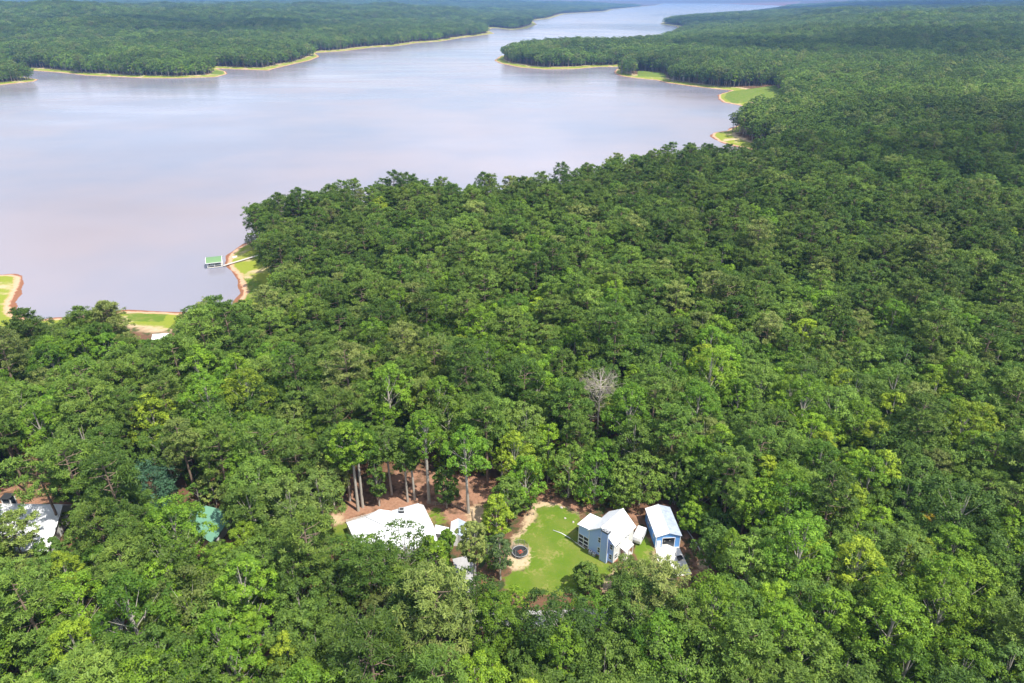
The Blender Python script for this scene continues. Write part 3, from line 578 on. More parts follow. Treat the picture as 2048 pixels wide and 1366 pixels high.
# deck rail behind, and a post-and-rail fence in the clay yard
def fence(name, pts, label, h=1.1, m='wood', step=2.2, rails=(.35, .7, 1.0)):
    x0, y0 = pts[0]; f = empty(name, (x0, y0, gz(x0, y0)), 0, label, 'fence')
    for (xa, ya), (xb, yb) in zip(pts, pts[1:]):
        L = math.hypot(xb-xa, yb-ya); n = max(1, round(L/step))
        for k in range(n+1):
            x = xa+(xb-xa)*k/n-x0; y = ya+(yb-ya)*k/n-y0
            if k or (xa, ya) == pts[0]: MB().box(x-.07,x+.07,y-.07,y+.07,-.2,h).build('post', M[m], f)
        for r in rails: MB().tube([(xa-x0,ya-y0,r),(xb-x0,yb-y0,r)], .055, 4).build('rail', M[m], f)
    return f
fence('rail_fence', [(-20.2,127.6),(-14.3,127.2),(-9.2,124.8),(-8.4,119.5)], 'weathered post and rail fence behind the white-roofed house')
fence('deck_railing', [(-38.0,121.2),(-34.8,122.6),(-32.6,123.6)], 'pale wooden railing on the clay behind the white roof', m='deck')

# house at the left with a dark cupola
LHs = solid_house('white_roof_house', 'white-roofed house with dark roof cupola under tall pines', [
    ([(-124,109.6,12.6),(-98.6,109.6,12.6),(-101.4,121.0,15.6),(-124,121.4,15.6)],'whiteroof'), ([(-124,121.4,15.6),(-101.4,121.0,15.6),(-101.0,124.2,13.0),(-124,124.6,13.0)],'whiteroof')],
    None, [(-123.6,110.1,12.7),(-99.6,110.1,12.7),(-101.9,121.0,15.5),(-101.6,123.6,13.3),(-123.6,124.1,13.3),(-123.6,121.4,15.5)], 'whitewall', (-112,116,10))
cu = MB().box(-3.0,-1.2,5.2,6.7,4.6,7.2).build('cupola', M['glass'], LHs)
for dx in (-3.0,-1.2):
    for dy in (5.2,6.7): MB().box(dx-.09,dx+.09,dy-.09,dy+.09,4.6,7.25).build('corner_post', M['trim'], cu)
MB().slab([(-3.25,4.95,7.3),(-.95,4.95,7.3),(-.95,6.95,7.4),(-3.25,6.95,7.4)], .12).build('cupola_roof', M['dark'], cu)
MB().tube([(-12,5.4,5.68),(10.6,5.0,5.68)], .1, 6).build('ridge_cap', M['trim'], LHs)
for y_ in (112.5, 116.0): window(LHs, (-99.95+112-(y_-110.1)*.21, y_-116, 1.4), 'y', 1.0, 1.2, 1)
# green-roofed house
GHs = solid_house('green_roof_house', 'house with pale green metal roof showing between trees', [
    ([(-75.6,122.0,12.6),(-76.4,114.6,12.6),(-71.6,115.4,14.6),(-69.6,121.9,14.6)],'greenroof'), ([(-69.6,121.9,14.6),(-71.6,115.4,14.6),(-64.6,111.8,12.8),(-63.4,121.8,12.8)],'greenroof')],
    None, [(-75.2,121.6,12.7),(-75.9,115.0,12.7),(-71.4,115.7,14.5),(-65.0,112.6,13.0),(-63.9,121.4,13.0),(-69.6,121.6,14.5)], 'whitewall', (-70,118,10))
MB().tube([(-1.6,-2.6,4.66),(.4,3.9,4.66)], .09, 6).build('ridge_cap', M['greenroof'], GHs)

# lakeside shed
zs = gz(-130, 227)
LS = empty('lakeside_shed', (-130.3, 227.4, zs), .15, 'small white-roofed shed among trees near the shore', 'shed')
b = MB(); b.poly([(-2.6,-2,-.2),(2.6,-2,-.2),(2.6,-2,2.5),(-2.6,-2,2.5)]); b.poly([(2.6,2,-.2),(-2.6,2,-.2),(-2.6,2,2.5),(2.6,2,2.5)])
b.poly([(2.6,-2,-.2),(2.6,2,-.2),(2.6,2,2.5),(2.6,0,3.4),(2.6,-2,2.5)]); b.poly([(-2.6,2,-.2),(-2.6,-2,-.2),(-2.6,-2,2.5),(-2.6,0,3.4),(-2.6,2,2.5)]); b.build('wall', M['wood'], LS)
MB().slab([(-2.9,-2.4,2.42),(2.9,-2.4,2.42),(2.9,0,3.5),(-2.9,0,3.5)], .08).slab([(-2.9,0,3.5),(2.9,0,3.5),(2.9,2.4,2.42),(-2.9,2.4,2.42)], .08).build('roof', M['whiteroof'], LS)
MB().box(-.6,.5,-2.05,-1.98,0,2.05).build('door', M['dark'], LS)

# boat house on the lake with its gangway
ang = math.atan2(2.07, 6.0)
BH = empty('boat_house', (-147.8, 312.3, 0), ang, 'floating boat house with green metal roof at the gangway end', 'boat house')
b = MB(); b.box(-.2,6.6,-.2,.9,.25,.5).box(-.2,6.6,5.9,6.9,.25,.5).box(-.2,.8,.9,5.9,.25,.5).box(5.6,6.6,.9,5.9,.25,.5); b.build('dock', M['deck'], BH)
for (x0,x1,y0,y1) in ((-.1,6.5,-.1,.8),(-.1,6.5,6.0,6.8)): MB().box(x0,x1,y0,y1,-.35,.245).build('float', M['bluefloat'], BH)
for x in (0,3.2,6.4):
    for y in (0,6.7): MB().box(x-.09,x+.09,y-.09,y+.09,.5,3.0 if y < 1 else 3.0).build('post', M['trim'], BH)
n = 10; b = MB(); prev = None
for k in range(n+1):
    y = -.6+7.9*k/n; z = 3.0+1.5*math.sin(math.pi*k/n)**.8; cur = (y, z)
    if prev: b.slab([(-.5,prev[0],prev[1]),(6.9,prev[0],prev[1]),(6.9,cur[0],cur[1]),(-.5,cur[0],cur[1])], .1)
    prev = cur
rfd = b.build('roof', M['dockgreen'], BH)
for xx in (-.5,6.9):
    MB().tube([(xx,-.6+7.9*k/n,2.93+1.5*math.sin(math.pi*k/n)**.8) for k in range(n+1)], .12, 4).build('rake_trim', M['trim'], rfd)
MB().box(-.5,6.9,-.68,-.58,2.78,3.02).build('fascia', M['trim'], BH); MB().tube([(0,-.02,1.35),(6.4,-.02,1.35)], .05, 5).build('rail', M['trim'], BH)
BO = empty('moored_boat', (-147.8, 312.3, 0), ang, 'white motor boat moored under the green dock roof', 'boat')
b = MB(); pr_ = [(0,.9),(1.5,1.0),(3.6,.9),(4.6,.5),(5.1,.02)]; b.v = []
for x, w in pr_: b.v += [(x+.7,3.4-w,.75),(x+.7,3.4-w*.7,.05),(x+.7,3.4+w*.7,.05),(x+.7,3.4+w,.75)]
for i in range(4):
    for k in range(3): b.f.append((i*4+k,i*4+k+1,i*4+k+5,i*4+k+4)); b.m.append(0)
b.f.append((0,3,2,1)); b.m.append(0)
for i in range(4): b.poly([b.v[i*4][:2]+(.6,), b.v[i*4+3][:2]+(.6,), b.v[i*4+7][:2]+(.6,), b.v[i*4+4][:2]+(.6,)])
b.build('hull', M['hull'], BO); MB().box(2.6,3.0,2.8,4.0,.62,1.3).build('console', M['dark'], BO); MB().box(.35,.75,3.15,3.65,.3,1.25).build('outboard_motor', M['dark'], BO)
GWv = [Vector((-141.3,315.4,.55)), Vector((-136.5,318.9,1.2)), Vector((-131,322.2,2.0)), Vector((-126.5,324.6,2.6))]
GG = empty('gangway', tuple(GWv[0]), 0, 'narrow pale wooden gangway from the shore to the boat house', 'gangway')
ln = [ (GWv[i+1]-GWv[i]).length for i in range(3)]; tot = sum(ln)
k_ = 0; s0 = 0.0; pm = MB().box(-.75,.75,-.19,.19,-.03,.03).mesh('plank', M['deck'])
while s0 < tot:
    q = s0; i = 0
    while i < 2 and q > ln[i]: q -= ln[i]; i += 1
    d = (GWv[i+1]-GWv[i]).normalized(); o = link('plank', pm, GG); o.location = GWv[i]+d*q-GWv[0]; o.rotation_euler = (0, 0, math.atan2(d.y, d.x)-math.pi/2); s0 += .42
for s in (-.6,.6):
    pts = []
    for i, p_ in enumerate(GWv):
        d = (GWv[min(i+1,3)]-GWv[max(i-1,0)]).normalized(); pts.append(p_-GWv[0]+Vector((-d.y,d.x,0))*s+Vector((0,0,-.12)))
    MB().tube(pts, .08, 4).build('beam', M['wood'], GG)
for i in (1, 2):
    p_ = GWv[i]-GWv[0]
    for s in (-.7,.7): MB().tube([(p_.x-s*.55,p_.y+s*.8,-3),(p_.x-s*.55,p_.y+s*.8,p_.z+.3)], .08, 6).build('pile', M['wood'], GG)
# upturned white dinghy on the sand
DG = empty('dinghy', (-140.2, 327.5, gz(-140.2, 327.5)), .9, 'small white upturned dinghy on the sandy shore', 'boat')
b = MB()
for x, w, h in ((-1.3,.5,.35),(-.5,.62,.5),(.5,.58,.5),(1.1,.35,.42),(1.5,.03,.25)): b.v += [(x,-w,.0),(x,-w*.65,h),(x,w*.65,h),(x,w,.0)]
for i in range(4):
    for k in range(3): b.f.append((i*4+k,i*4+k+4,i*4+k+5,i*4+k+1)); b.m.append(0)
b.f.append((0,1,2,3)); b.m.append(0); b.build('hull', M['hull'], DG); MB().tube([(-1.2,0,.42),(.5,0,.54),(1.4,0,.3)], .035, 4).build('keel', M['wood'], DG)
# ------------------------------------------------------------------ trees
def nrm(v): return v / np.maximum(np.linalg.norm(v, axis=-1, keepdims=True), 1e-9)
def tubeq(pts, rad, sides=6):
    pts = np.asarray(pts, float); n = len(pts); rad = np.broadcast_to(rad, n)
    d = nrm(np.gradient(pts, axis=0)); ref = np.where(np.abs(d[:, 2:3]) > .9, [[1., 0, 0]], [[0., 0, 1.]])
    a = nrm(np.cross(d, ref)); b = np.cross(d, a); th = np.arange(sides) * 2 * np.pi / sides
    v = pts[:, None] + (a[:, None] * np.cos(th)[None, :, None] + b[:, None] * np.sin(th)[None, :, None]) * rad[:, None, None]
    i, k = np.meshgrid(np.arange(n - 1), np.arange(sides), indexing='ij'); k2 = (k + 1) % sides
    f = np.stack([i*sides+k, i*sides+k2, (i+1)*sides+k2, (i+1)*sides+k], -1).reshape(-1, 4)
    return v.reshape(-1, 3), f
def cat(parts):
    vs, fs, n = [], [], 0
    for v, f in parts: vs.append(v); fs.append(f + n); n += len(v)
    return np.concatenate(vs), np.concatenate(fs)
def leaves(r, C, rad, n, size, aspect, out, flat=.75, up=.40, jit=.40, radial=False):
    """n leaf sprays round each clump centre C (K,3); out = outward direction per clump"""
    K = len(C); d = nrm(r.normal(size=(K, n, 3)) + out[:, None] * .7 + np.array([0, 0, .5]))
    p = C[:, None] + d * (rad[:, None, None] * r.uniform(.45, 1.0, (K, n, 1))) * np.array([1, 1, flat])
    s = size * r.uniform(.65, 1.3, (K, n, 1))
    if radial:      # needle tufts: blades pointing away from the twig tip
        ax = nrm(d * np.array([1, 1, .5]) + r.normal(size=(K, n, 3)) * .6); nn = d * .7 + np.array([0, 0, .7]) + r.normal(size=(K, n, 3)) * .4; nn = nrm(nn - ax * (nn * ax).sum(-1, keepdims=True))
        bx = np.cross(nn, ax); p0 = p - ax * s * .5; p1 = p + ax * s * .5; w = bx * s * aspect * .5
        q = np.stack([p0 - w * .5, p0 + w * .5, p1 + w, p1 - w], 2)
    else:
        nn = nrm(d * .8 + np.array([0, 0, up]) + r.normal(size=(K, n, 3)) * jit)
        ax = nrm(np.cross(nn, r.normal(size=(K, n, 3)))); bx = np.cross(nn, ax)
        a = ax * s * .5; w = bx * s * aspect * .5
        q = np.stack([p - a, p + w, p + a, p - w], 2)
    V = q.reshape(-1, 3); F = np.arange(len(V)).reshape(-1, 4)
    ct = r.uniform(0, 1, (K, 1)) * .55 + r.uniform(0, 1, (K, n)) * .45
    return V, F, np.repeat(ct.reshape(-1), 4)
def broad(seed, h, R_, base, lobes=16, k=11, n=26, leaf=.42, shape='round', sides=6):
    r = np.random.default_rng(seed); zc = h * (base + 1) / 2; hh = h * (1 - base) / 2
    d = nrm(r.normal(size=(lobes * 3, 3))); d = d[d[:, 2] > -.62][:lobes]; K = len(d)
    # spread the lobes evenly
    for _ in range(12):
        df = d[:, None] - d[None]; q = (df ** 2).sum(-1) + np.eye(K); d = nrm(d + .05 * (df / q[..., None]).sum(1))
    rad = r.uniform(.55, .80, (K, 1)); sx = np.ones(K)
    if shape == 'cone': sx = 1.12 - .55 * np.clip(d[:, 2], -.6, 1)
    if shape == 'column': sx = np.ones(K)
    Lc = d * rad * np.stack([R_ * sx, R_ * sx, np.full(K, hh)], 1); Lc[:, 2] += zc
    rl = R_ * r.uniform(.30, .46, K) * (1 if shape != 'cone' else .9)
    cd = nrm(r.normal(size=(K, k, 3)) + d[:, None] * .9 + np.array([0, 0, .55]))
    C = (Lc[:, None] + cd * rl[:, None, None] * np.array([1, 1, .85])).reshape(-1, 3)
    V, F, T = leaves(r, C, r.uniform(.55, 1.0, len(C)) * (R_ / 4.5), n, leaf, .62, cd.reshape(-1, 3))
    lean = r.normal(size=2) * h * .015; tr = max(.12, h * .0135)
    tp = np.array([[0, 0, -.3], [lean[0]*.3, lean[1]*.3, h*.25], [lean[0], lean[1], zc], [lean[0]*1.4, lean[1]*1.4, h*.9]])
    parts = [tubeq(tp, [tr*1.25, tr, tr*.65, tr*.15], sides + 1)]
    for i in range(K):
        f = np.clip((Lc[i, 2] - hh*.55) / h, base * .75, .85); a0 = np.array([np.interp(f*h, tp[:, 2], tp[:, j]) for j in range(3)])
        mid = a0 * .5 + Lc[i] * .5 + np.array([0, 0, -.25]); parts.append(tubeq([a0, mid, Lc[i] + d[i]*rl[i]*.2], [tr*.32, tr*.20, tr*.06], sides - 1))
    return (V, F, T), cat(parts)
def pine(seed, h, R_, base, puffs=120, n=36, blade=.62, sides=6, wid=.26):
    r = np.random.default_rng(seed); tr = h * .0125
    lean = r.normal(size=2) * h * .02
    tp = np.array([[0, 0, -.3], [lean[0]*.15, lean[1]*.15, h*.3], [lean[0]*.6, lean[1]*.6, h*.65], [lean[0], lean[1], h*.97]])
    parts = [tubeq(tp, [tr*1.2, tr, tr*.7, tr*.15], sides + 1)]; C = []; O = []
    nb = max(10, puffs // 6)
    for i in range(nb):
        t_ = (i + r.uniform(0, .9)) / nb; z = h * (base + (1 - base) * (t_ ** .85) * .97)
        env = math.sqrt(max(.02, 1 - ((t_ - .30) / (.72 if t_ > .3 else .62)) ** 2)) * R_ * r.uniform(.72, 1.08)
        if t_ > .93: env *= .6
        a = i * 2.4 + r.normal() * .4; c0 = np.array([np.interp(z, tp[:, 2], tp[:, 0]), np.interp(z, tp[:, 2], tp[:, 1]), z])
        rise = env * (r.uniform(.0, .25) + .25 * t_); dr = np.array([math.cos(a), math.sin(a), 0])
        tip = c0 + dr * env + np.array([0, 0, rise]); mid = c0 + dr * env * .5 + np.array([0, 0, rise * .25])
        parts.append(tubeq([c0, mid, tip], [tr*.30, tr*.20, tr*.06], sides - 2))
        m = max(2, int(round(puffs / nb)))
        for j in range(m):
            u = r.uniform(.25, 1.06) ** .7; pp = c0 + (tip - c0) * u + np.array([0, 0, r.uniform(-.1, .55)]) * (R_ / 4.5)
            side = np.array([-dr[1], dr[0], 0]) * r.normal() * env * .26
            C.append(pp + side); O.append(nrm(dr * .6 + np.array([0, 0, .7]) + side * .3))
    C.append(tp[-1] + [0, 0, .3]); O.append(np.array([0, 0, 1.]))
    C = np.array(C); O = np.array(O)
    V, F, T = leaves(r, C, r.uniform(.55, .95, len(C)) * (R_ / 4.5), n, blade, wid, O, flat=.62, radial=True)
    return (V, F, T), cat(parts)
def crown_mesh(name, c, m):
    return np_mesh(name, c[0], c[1], [m], attrs={'tint': c[2]})
def trunk_mesh(name, tk, m): return np_mesh(name, tk[0], tk[1], [m], smooth=True)
def whole_mesh(name, c, tk, mc, mt):
    V = np.concatenate([c[0], tk[0]]); F = np.concatenate([c[1], tk[1] + len(c[0])])
    return np_mesh(name, V, F, [mc, mt], np.concatenate([np.zeros(len(c[1])), np.ones(len(tk[1]))]), {'tint': np.concatenate([c[2], np.zeros(len(tk[0]))])})

VAR = {'pine': [], 'oak': [], 'gum': []}      # (height, radius, crown mesh, trunk mesh, whole mesh)
for i, (h, r_, bs) in enumerate(((24, 4.8, .46), (26, 5.6, .42), (22, 4.3, .50), (25, 5.2, .36), (21, 5.0, .55), (23, 6.0, .45))):
    c, tk = pine(100 + i, h, r_, bs, puffs=165, n=40, blade=.58); VAR['pine'].append((h, r_, crown_mesh('pine_crown', c, M['pine']), trunk_mesh('pine_trunk', tk, M['bark']), whole_mesh('pine', c, tk, M['pine'], M['bark'])))
for i, (h, r_, bs) in enumerate(((18, 5.4, .28), (20, 6.0, .30), (16, 4.8, .25), (19, 5.0, .34), (17, 6.2, .30), (15, 4.4, .22))):
    c, tk = broad(200 + i, h, r_, bs, lobes=19, k=11, n=42, leaf=.37); VAR['oak'].append((h, r_, crown_mesh('oak_crown', c, M['oak']), trunk_mesh('oak_trunk', tk, M['palebark']), whole_mesh('oak', c, tk, M['oak'], M['palebark'])))
for i, (h, r_, bs) in enumerate(((22, 4.2, .30), (20, 3.8, .26), (24, 4.6, .34), (19, 4.4, .25), (17, 3.5, .22), (21, 5.0, .30))):
    c, tk = broad(300 + i, h, r_, bs, lobes=20, k=10, n=40, leaf=.35, shape='cone'); VAR['gum'].append((h, r_, crown_mesh('gum_crown', c, M['gum']), trunk_mesh('gum_trunk', tk, M['palebark']), whole_mesh('gum', c, tk, M['gum'], M['palebark'])))
FAR = []
for i, (h, r_, bs) in enumerate(((24, 5.4, .28), (26, 6.0, .26), (22, 5.0, .30))):
    c, tk = broad(400 + i, h, r_ * .92, bs + .12, lobes=17, k=8, n=13, leaf=.82, sides=4); FAR.append(whole_mesh('far_pine', c, tk, M['pine'], M['bark']))
for i, (h, r_, bs) in enumerate(((18, 5.4, .22), (20, 5.8, .25), (19, 4.6, .22))):
    c, tk = broad(500 + i, h, r_, bs, lobes=16, k=7, n=11, leaf=.9, sides=4, shape='cone' if i == 2 else 'round'); FAR.append(whole_mesh('far_oak', c, tk, M['gum' if i == 2 else 'oak'], M['palebark']))
SHRUB = []
for i, (h, r_) in enumerate(((4.5, 2.2), (6.5, 2.6), (3.2, 2.0), (8.0, 2.8))):
    c, tk = broad(600 + i, h, r_, .12, lobes=9, k=7, n=16, leaf=.42, sides=4); SHRUB.append((h, r_, whole_mesh('shrub', c, tk, M['oak' if i % 2 else 'gum'], M['palebark'])))

# ---- where trees stand
VH = CAM_H - 10.0
def inside(P_, q):
    return sdist(P_, q) < 0
GL_NEAR = [np.array(g) for g in GLADES]
def blocked(P_, h, r_):
    """trees keep off the open ground and do not crowd in front of it"""
    bad = np.zeros(len(P_), bool)
    for q in GL_NEAR:
        lo, hi = q.min(0), q.max(0); m_ = (P_[:, 0] > lo[0]*1.0 - 40) & (P_[:, 0] < hi[0] + 40) & (P_[:, 1] > lo[1]*.70 - 8) & (P_[:, 1] < hi[1] + 8) & ~bad
        if not m_.any(): continue
        idx = np.where(m_)[0]; Q = P_[idx]; hh = h[idx]; rr = r_[idx]; bb = inside(Q, q) | (np.abs(sdist(Q, q)) < 1.0)
        for fr, ox in ((.4, 0), (.6, .55), (.6, -.55), (.75, 0), (.8, .6), (.8, -.6), (.95, 0)):
            k_ = VH / (VH - hh * fr); T_ = Q * k_[:, None]; T_[:, 0] += ox * rr; bb |= inside(T_, q)
        bad[idx] |= bb
    return bad
CLAYP = [np.array(c) for c in CLAY[:3]]
def hexgrid(y0, y1, sp, half=.80, pad=18):
    out = []
    yy = np.arange(y0, y1, sp * .866)
    for j, y in enumerate(yy):
        w = max(half * y + pad, .67 * y + 52); x = np.arange(-w, w, sp) + (sp / 2 if j % 2 else 0); out.append(np.stack([x, np.full(len(x), y)], 1))
    P_ = np.concatenate(out); return P_ + rng.uniform(-.36, .36, P_.shape) * sp
# near forest
NP = hexgrid(52, 520, 6.5); dN = shore(NP)
keep = dN > 9 + 5 * wob(NP, 60, 5, 5)
NP = NP[keep]; dN = dN[keep]
u = rng.uniform(size=len(NP)); fld = wob(NP, 75, 6, 2); fl2 = wob(NP, 45, 5, 11)
ppine = np.clip(.20 + .50 * sm(NP[:, 1], 150, 240) + .34 * fld + .25 * sm(-NP[:, 0], 40, 140) * sm(NP[:, 1], 90, 160), .04, .93)
ppine = np.where(dN < 45, np.maximum(ppine, .8), ppine)
pg = .46 + .35 * fl2
kind = np.where(u < ppine, 0, np.where(rng.uniform(size=len(NP)) < pg, 2, 1))
var = rng.integers(0, 6, len(NP)); scl = rng.uniform(.74, 1.18, len(NP)); rot = rng.uniform(0, 6.28, len(NP))
KN = ['pine', 'oak', 'gum']
hN = np.array([VAR[KN[k]][v][0] for k, v in zip(kind, var)]) * scl; rN = np.array([VAR[KN[k]][v][1] for k, v in zip(kind, var)]) * scl
bad = blocked(NP, hN, rN)
for q in CLAYP: bad |= inside(NP, q)
for q in [DRIVE_APRON]: bad |= sdist(NP, np.array(q)) < 3
# a shorter tree may stand where a tall one would not
for k in np.where(bad)[0]: pass
sm_h = np.full(len(NP), 11.0); bad2 = blocked(NP, sm_h, np.full(len(NP), 3.0)); 
for q in CLAYP: bad2 |= inside(NP, q)
short = bad & ~bad2
scl = np.where(short, 10.5 / (hN / scl) * rng.uniform(.85, 1.1, len(NP)), scl); kind = np.where(short & (kind == 0), 1, kind)
hh_ = np.array([VAR[KN[k]][v][0] for k, v in zip(kind, var)]); scl = np.where(short, 10.5 / hh_ * rng.uniform(.8, 1.05, len(NP)), scl)
ok = ~bad | short
NP, kind, var, scl, rot, dN = NP[ok], kind[ok], var[ok], scl[ok], rot[ok], dN[ok]
# hand-set trees make room for themselves
HAND = []   # x, y, kind, height, radius, label, category extras
def near_hand(P_, rad=3.2):
    b_ = np.zeros(len(P_), bool)
    for hnd in HAND: b_ |= ((P_ - np.array(hnd[:2])) ** 2).sum(1) < rad ** 2
    return b_
HAND += [
 (-36.2,125.6,'gum',25,4.2,'tall tree with bare pale trunk behind the white roof, left of its twin',.55),
 (-35.4,126.9,'gum',24,4.0,'tall pale-trunked twin tree rising behind the white-roofed house',.55),
 (-38.9,129.2,'oak',22,5.0,'slim dark-crowned tree at the back of the clay yard',.5),
 (-42.0,126.6,'oak',15,4.2,'leafy tree at the left corner of the clay yard',.35),
 (-19.8,128.3,'gum',27,3.6,'tall light-green tree with long bare trunk beside the rail fence',.52),
 (-23.4,129.6,'oak',21,3.8,'slender tree in the clay yard behind the ridge chimney',.5),
 (-25.0,128.8,'oak',19,3.2,'slender forked tree in the clay yard near the white ridge',.45),
 (-10.2,124.8,'gum',24,4.6,'light-green tree with bare trunk at the fence corner',.5),
 (-29.2,131.4,'oak',20,4.4,'shady tree in the middle of the clay yard',.5),
 (-31.5,127.3,'column',15,1.9,'narrow ivy-covered tree close behind the white roof',.08),
 (-15.4,126.6,'column',13,2.6,'dense dark column-shaped tree by the rail fence',.05),
 (-6.1,136.4,'pine',25,4.8,'pine with a tall bare trunk behind the sandy path',.52),
 (-7.7,101.3,'column',19,2.7,'thin vine-hung tree with bare lower trunk beside the driveway',.38),
 (-20.8,100.0,'olive2',18.0,5.4,'wide leafy tree overhanging the front of the white roof',.36),
 (-15.6,101.6,'gum',14,3.0,'upright leafy tree between the white roof and the driveway',.3),
 (-28.4,100.6,'oak',14.5,4.2,'broad green tree below the left end of the white roof',.25),
 (-14.1,112.6,'gum',6,1.5,'young bright tree growing between walkway and shed',.2),
 (23.6,98.6,'oak',10.5,4.2,'rounded dark tree right below the blue house',.12),
 (15.0,101.2,'oak',7.5,2.6,'small round dark tree at the bottom of the lawn',.1),
 (29.4,98.4,'olive',10,2.9,'sparse grey-green tree over the concrete driveway',.2),
 (-101.6,118.6,'pine',22,6.0,'wide light pine leaning over the white roof with cupola',.42),
 (-101.5,106.0,'pine',15,4.4,'pine in front of the white roof with cupola',.38),
 (-107.0,105.5,'oak',11.5,3.8,'leafy tree in front of the cupola house, left of the pine',.15),
 (-95.0,106.0,'oak',9.0,3.2,'leafy tree below the right gable of the cupola house',.12),
 (-84.2,123.4,'bluegreen',13,6.6,'large dome-shaped blue-green tree left of the green roof',.10),
 (-119.0,133.0,'pine',21,4.4,'pine with bare trunk above the red clay bank',.6),
 (-122.0,138.5,'pine',22,4.0,'slim pine with bare trunk at the red clay bank',.6),
 (-56.4,126.0,'pine',24,6.8,'very wide light-green pine right of the green roof',.40),
 (-48.5,124.0,'pine',20,5.8,'spreading pine at the left of the clay yard',.32),
 (3.0,126.0,'gum',16,4.2,'bright green tree left of the sandy path',.12),
 (-1.2,121.8,'oak',13,3.6,'dense green tree between the fence and the lawn',.12),
 (0.8,130.5,'gum',19,4.4,'bright tall tree where the sandy path meets the woods',.2),
 (-2.4,104.2,'olive',13,2.2,'grey-green thin tree between the trampoline and the driveway',.15),
 (-3.4,116.0,'gum',13,2.8,'leafy tree between the grey shed and the trampoline',.15),
 (87.2,111.3,'yellow',12,2.4,'small golden-yellow tree in the dense green woods',.3),
 (-134.0,337.5,'willow',9,3.0,'pale wispy tree at the tip of the sandy beach',.15),
 (-73.0,252.0,'pine',25,4.2,'pine with a long pale bare trunk near the lake',.66),
 (-88.3,248.6,'pine',19,3.4,'leaning pine with pale bare trunk near the beach',.62),
 (13.6,130.4,'oak',15,4.6,'dense low-branched tree behind the lawn, nearest the sandy path',.06),
 (19.5,127.8,'gum',16,4.4,'bright low-branched tree directly behind the blue house',.06),
 (26.3,126.4,'oak',14,4.2,'dense dark tree between the blue house and garage backs',.06),
 (30.2,127.6,'oak',16,5.0,'wide low-branched tree overhanging the back of the garage',.08),
 (9.0,137.5,'gum',17,4.4,'bright low-branched tree where the sandy path ends',.08),
 (38.5,128.5,'oak',14,4.4,'dense tree at the right back corner of the garage',.08),
 (43.0,123.0,'gum',11,3.8,'bright leafy tree right of the long felled trunk',.08),
 (44.5,113.5,'oak',10,3.6,'round low tree right of the felled trunk end',.08),
 (40.5,118.5,'gum',8,3.0,'low bright bush-like tree right of the garage',.08),
 (42.5,107.5,'oak',11,4.0,'round green tree beside the brush pile',.12),
]
nh = near_hand(NP, 3.6); NP, kind, var, scl, rot, dN = NP[~nh], kind[~nh], var[~nh], scl[~nh], rot[~nh], dN[~nh]
# dead trees make a gap around them
DEAD = [(22.9,153.1,23.5,5.3,'bare dead tree with a fan of whitish branches',1),(-119.5,343,21,5.0,'grey dead pine among the shore pines by the beach',2),(189,306,21,3.2,'bare grey dead tree standing in the far pine stand',3),(120,241,18,2.6,'leafless dead tree with broken top among pines',4),(79,330,19,2.4,'slim leafless dead tree in the pine stand',5)]
for (x, y, *_r) in DEAD:
    k_ = ((NP - np.array([x, y])) ** 2).sum(1) > 4.2 ** 2
    if y < 200:      # the dead crown stands free of its neighbours
        k_ &= ~((np.abs(NP[:, 0] - x * NP[:, 1] / y) < 5) & (NP[:, 1] < y) & (NP[:, 1] > y - 15) & (scl > .8))
    NP, kind, var, scl, rot, dN = NP[k_], kind[k_], var[k_], scl[k_], rot[k_], dN[k_]
zN = ground_z(NP, dN)

def region(x, y, d):
    if d < 42: return 'along the lake shore'
    for (cx, cy, rr, s) in ((19, 112, 16, 'close to the blue house'), (34, 116, 15, 'close to the blue garage'), (-26, 116, 20, 'close to the folded white roof'), (-70, 117, 15, 'close to the green roof'), (-111, 117, 17, 'close to the roof with the cupola')):
        if (x-cx)**2 + (y-cy)**2 < rr*rr: return s
    if y < 101 and x < 42 and min((x-a)**2+(y-b)**2 for a, b in ROAD) < 144: return 'beside the grey road'
    if y < 105: return 'in the woods in front of the houses' if x < 42 else 'in the woods right of the driveway'
    if y < 190: return 'in the woods behind the houses' if x < 42 else 'in the woods right of the garage'
    return 'in the deep forest towards the lake'
PD = {'pine': ['tall pine with an open rounded crown', 'tall wide-crowned pine', 'shorter pine with narrow clumpy crown', 'deep-crowned pine', 'pine with high flat-topped crown', 'very wide-crowned pine'],
      'oak': ['round dark-green oak', 'large spreading oak', 'small compact oak', 'oak with high rounded crown', 'low very wide oak', 'small leafy oak'],
      'gum': ['bright green sweetgum with pointed crown', 'slim bright green sweetgum', 'tall bright green sweetgum', 'full bright green sweetgum', 'small narrow bright sweetgum', 'broad bright green sweetgum']}
dist = np.hypot(NP[:, 0], NP[:, 1]); hN = np.array([VAR[KN[k]][v][0] for k, v in zip(kind, var)]) * scl
slant = np.sqrt(dist ** 2 + 100 ** 2)
inview = (np.abs(NP[:, 0]) < .77 * (NP[:, 1] * .893 + 46) + 4) & (NP[:, 1] > 58)
single = np.zeros(len(NP), bool)
for kk in range(3):
    idx = np.where((kind == kk) & inview)[0]; idx = idx[np.argsort(-(hN[idx] / slant[idx]))][:285]; single[idx] = True
def place(kname, x, y, z, s, rz, crown, trunk, label, group, sx=1.0):
    t_ = empty({'pine': 'pine_tree', 'oak': 'oak_tree', 'gum': 'sweetgum_tree'}.get(kname, 'tree'), (x, y, z), rz, label, 'tree', group); t_.scale = (s*sx, s*sx, s)
    link('crown', crown, t_); link('trunk', trunk, t_); return t_
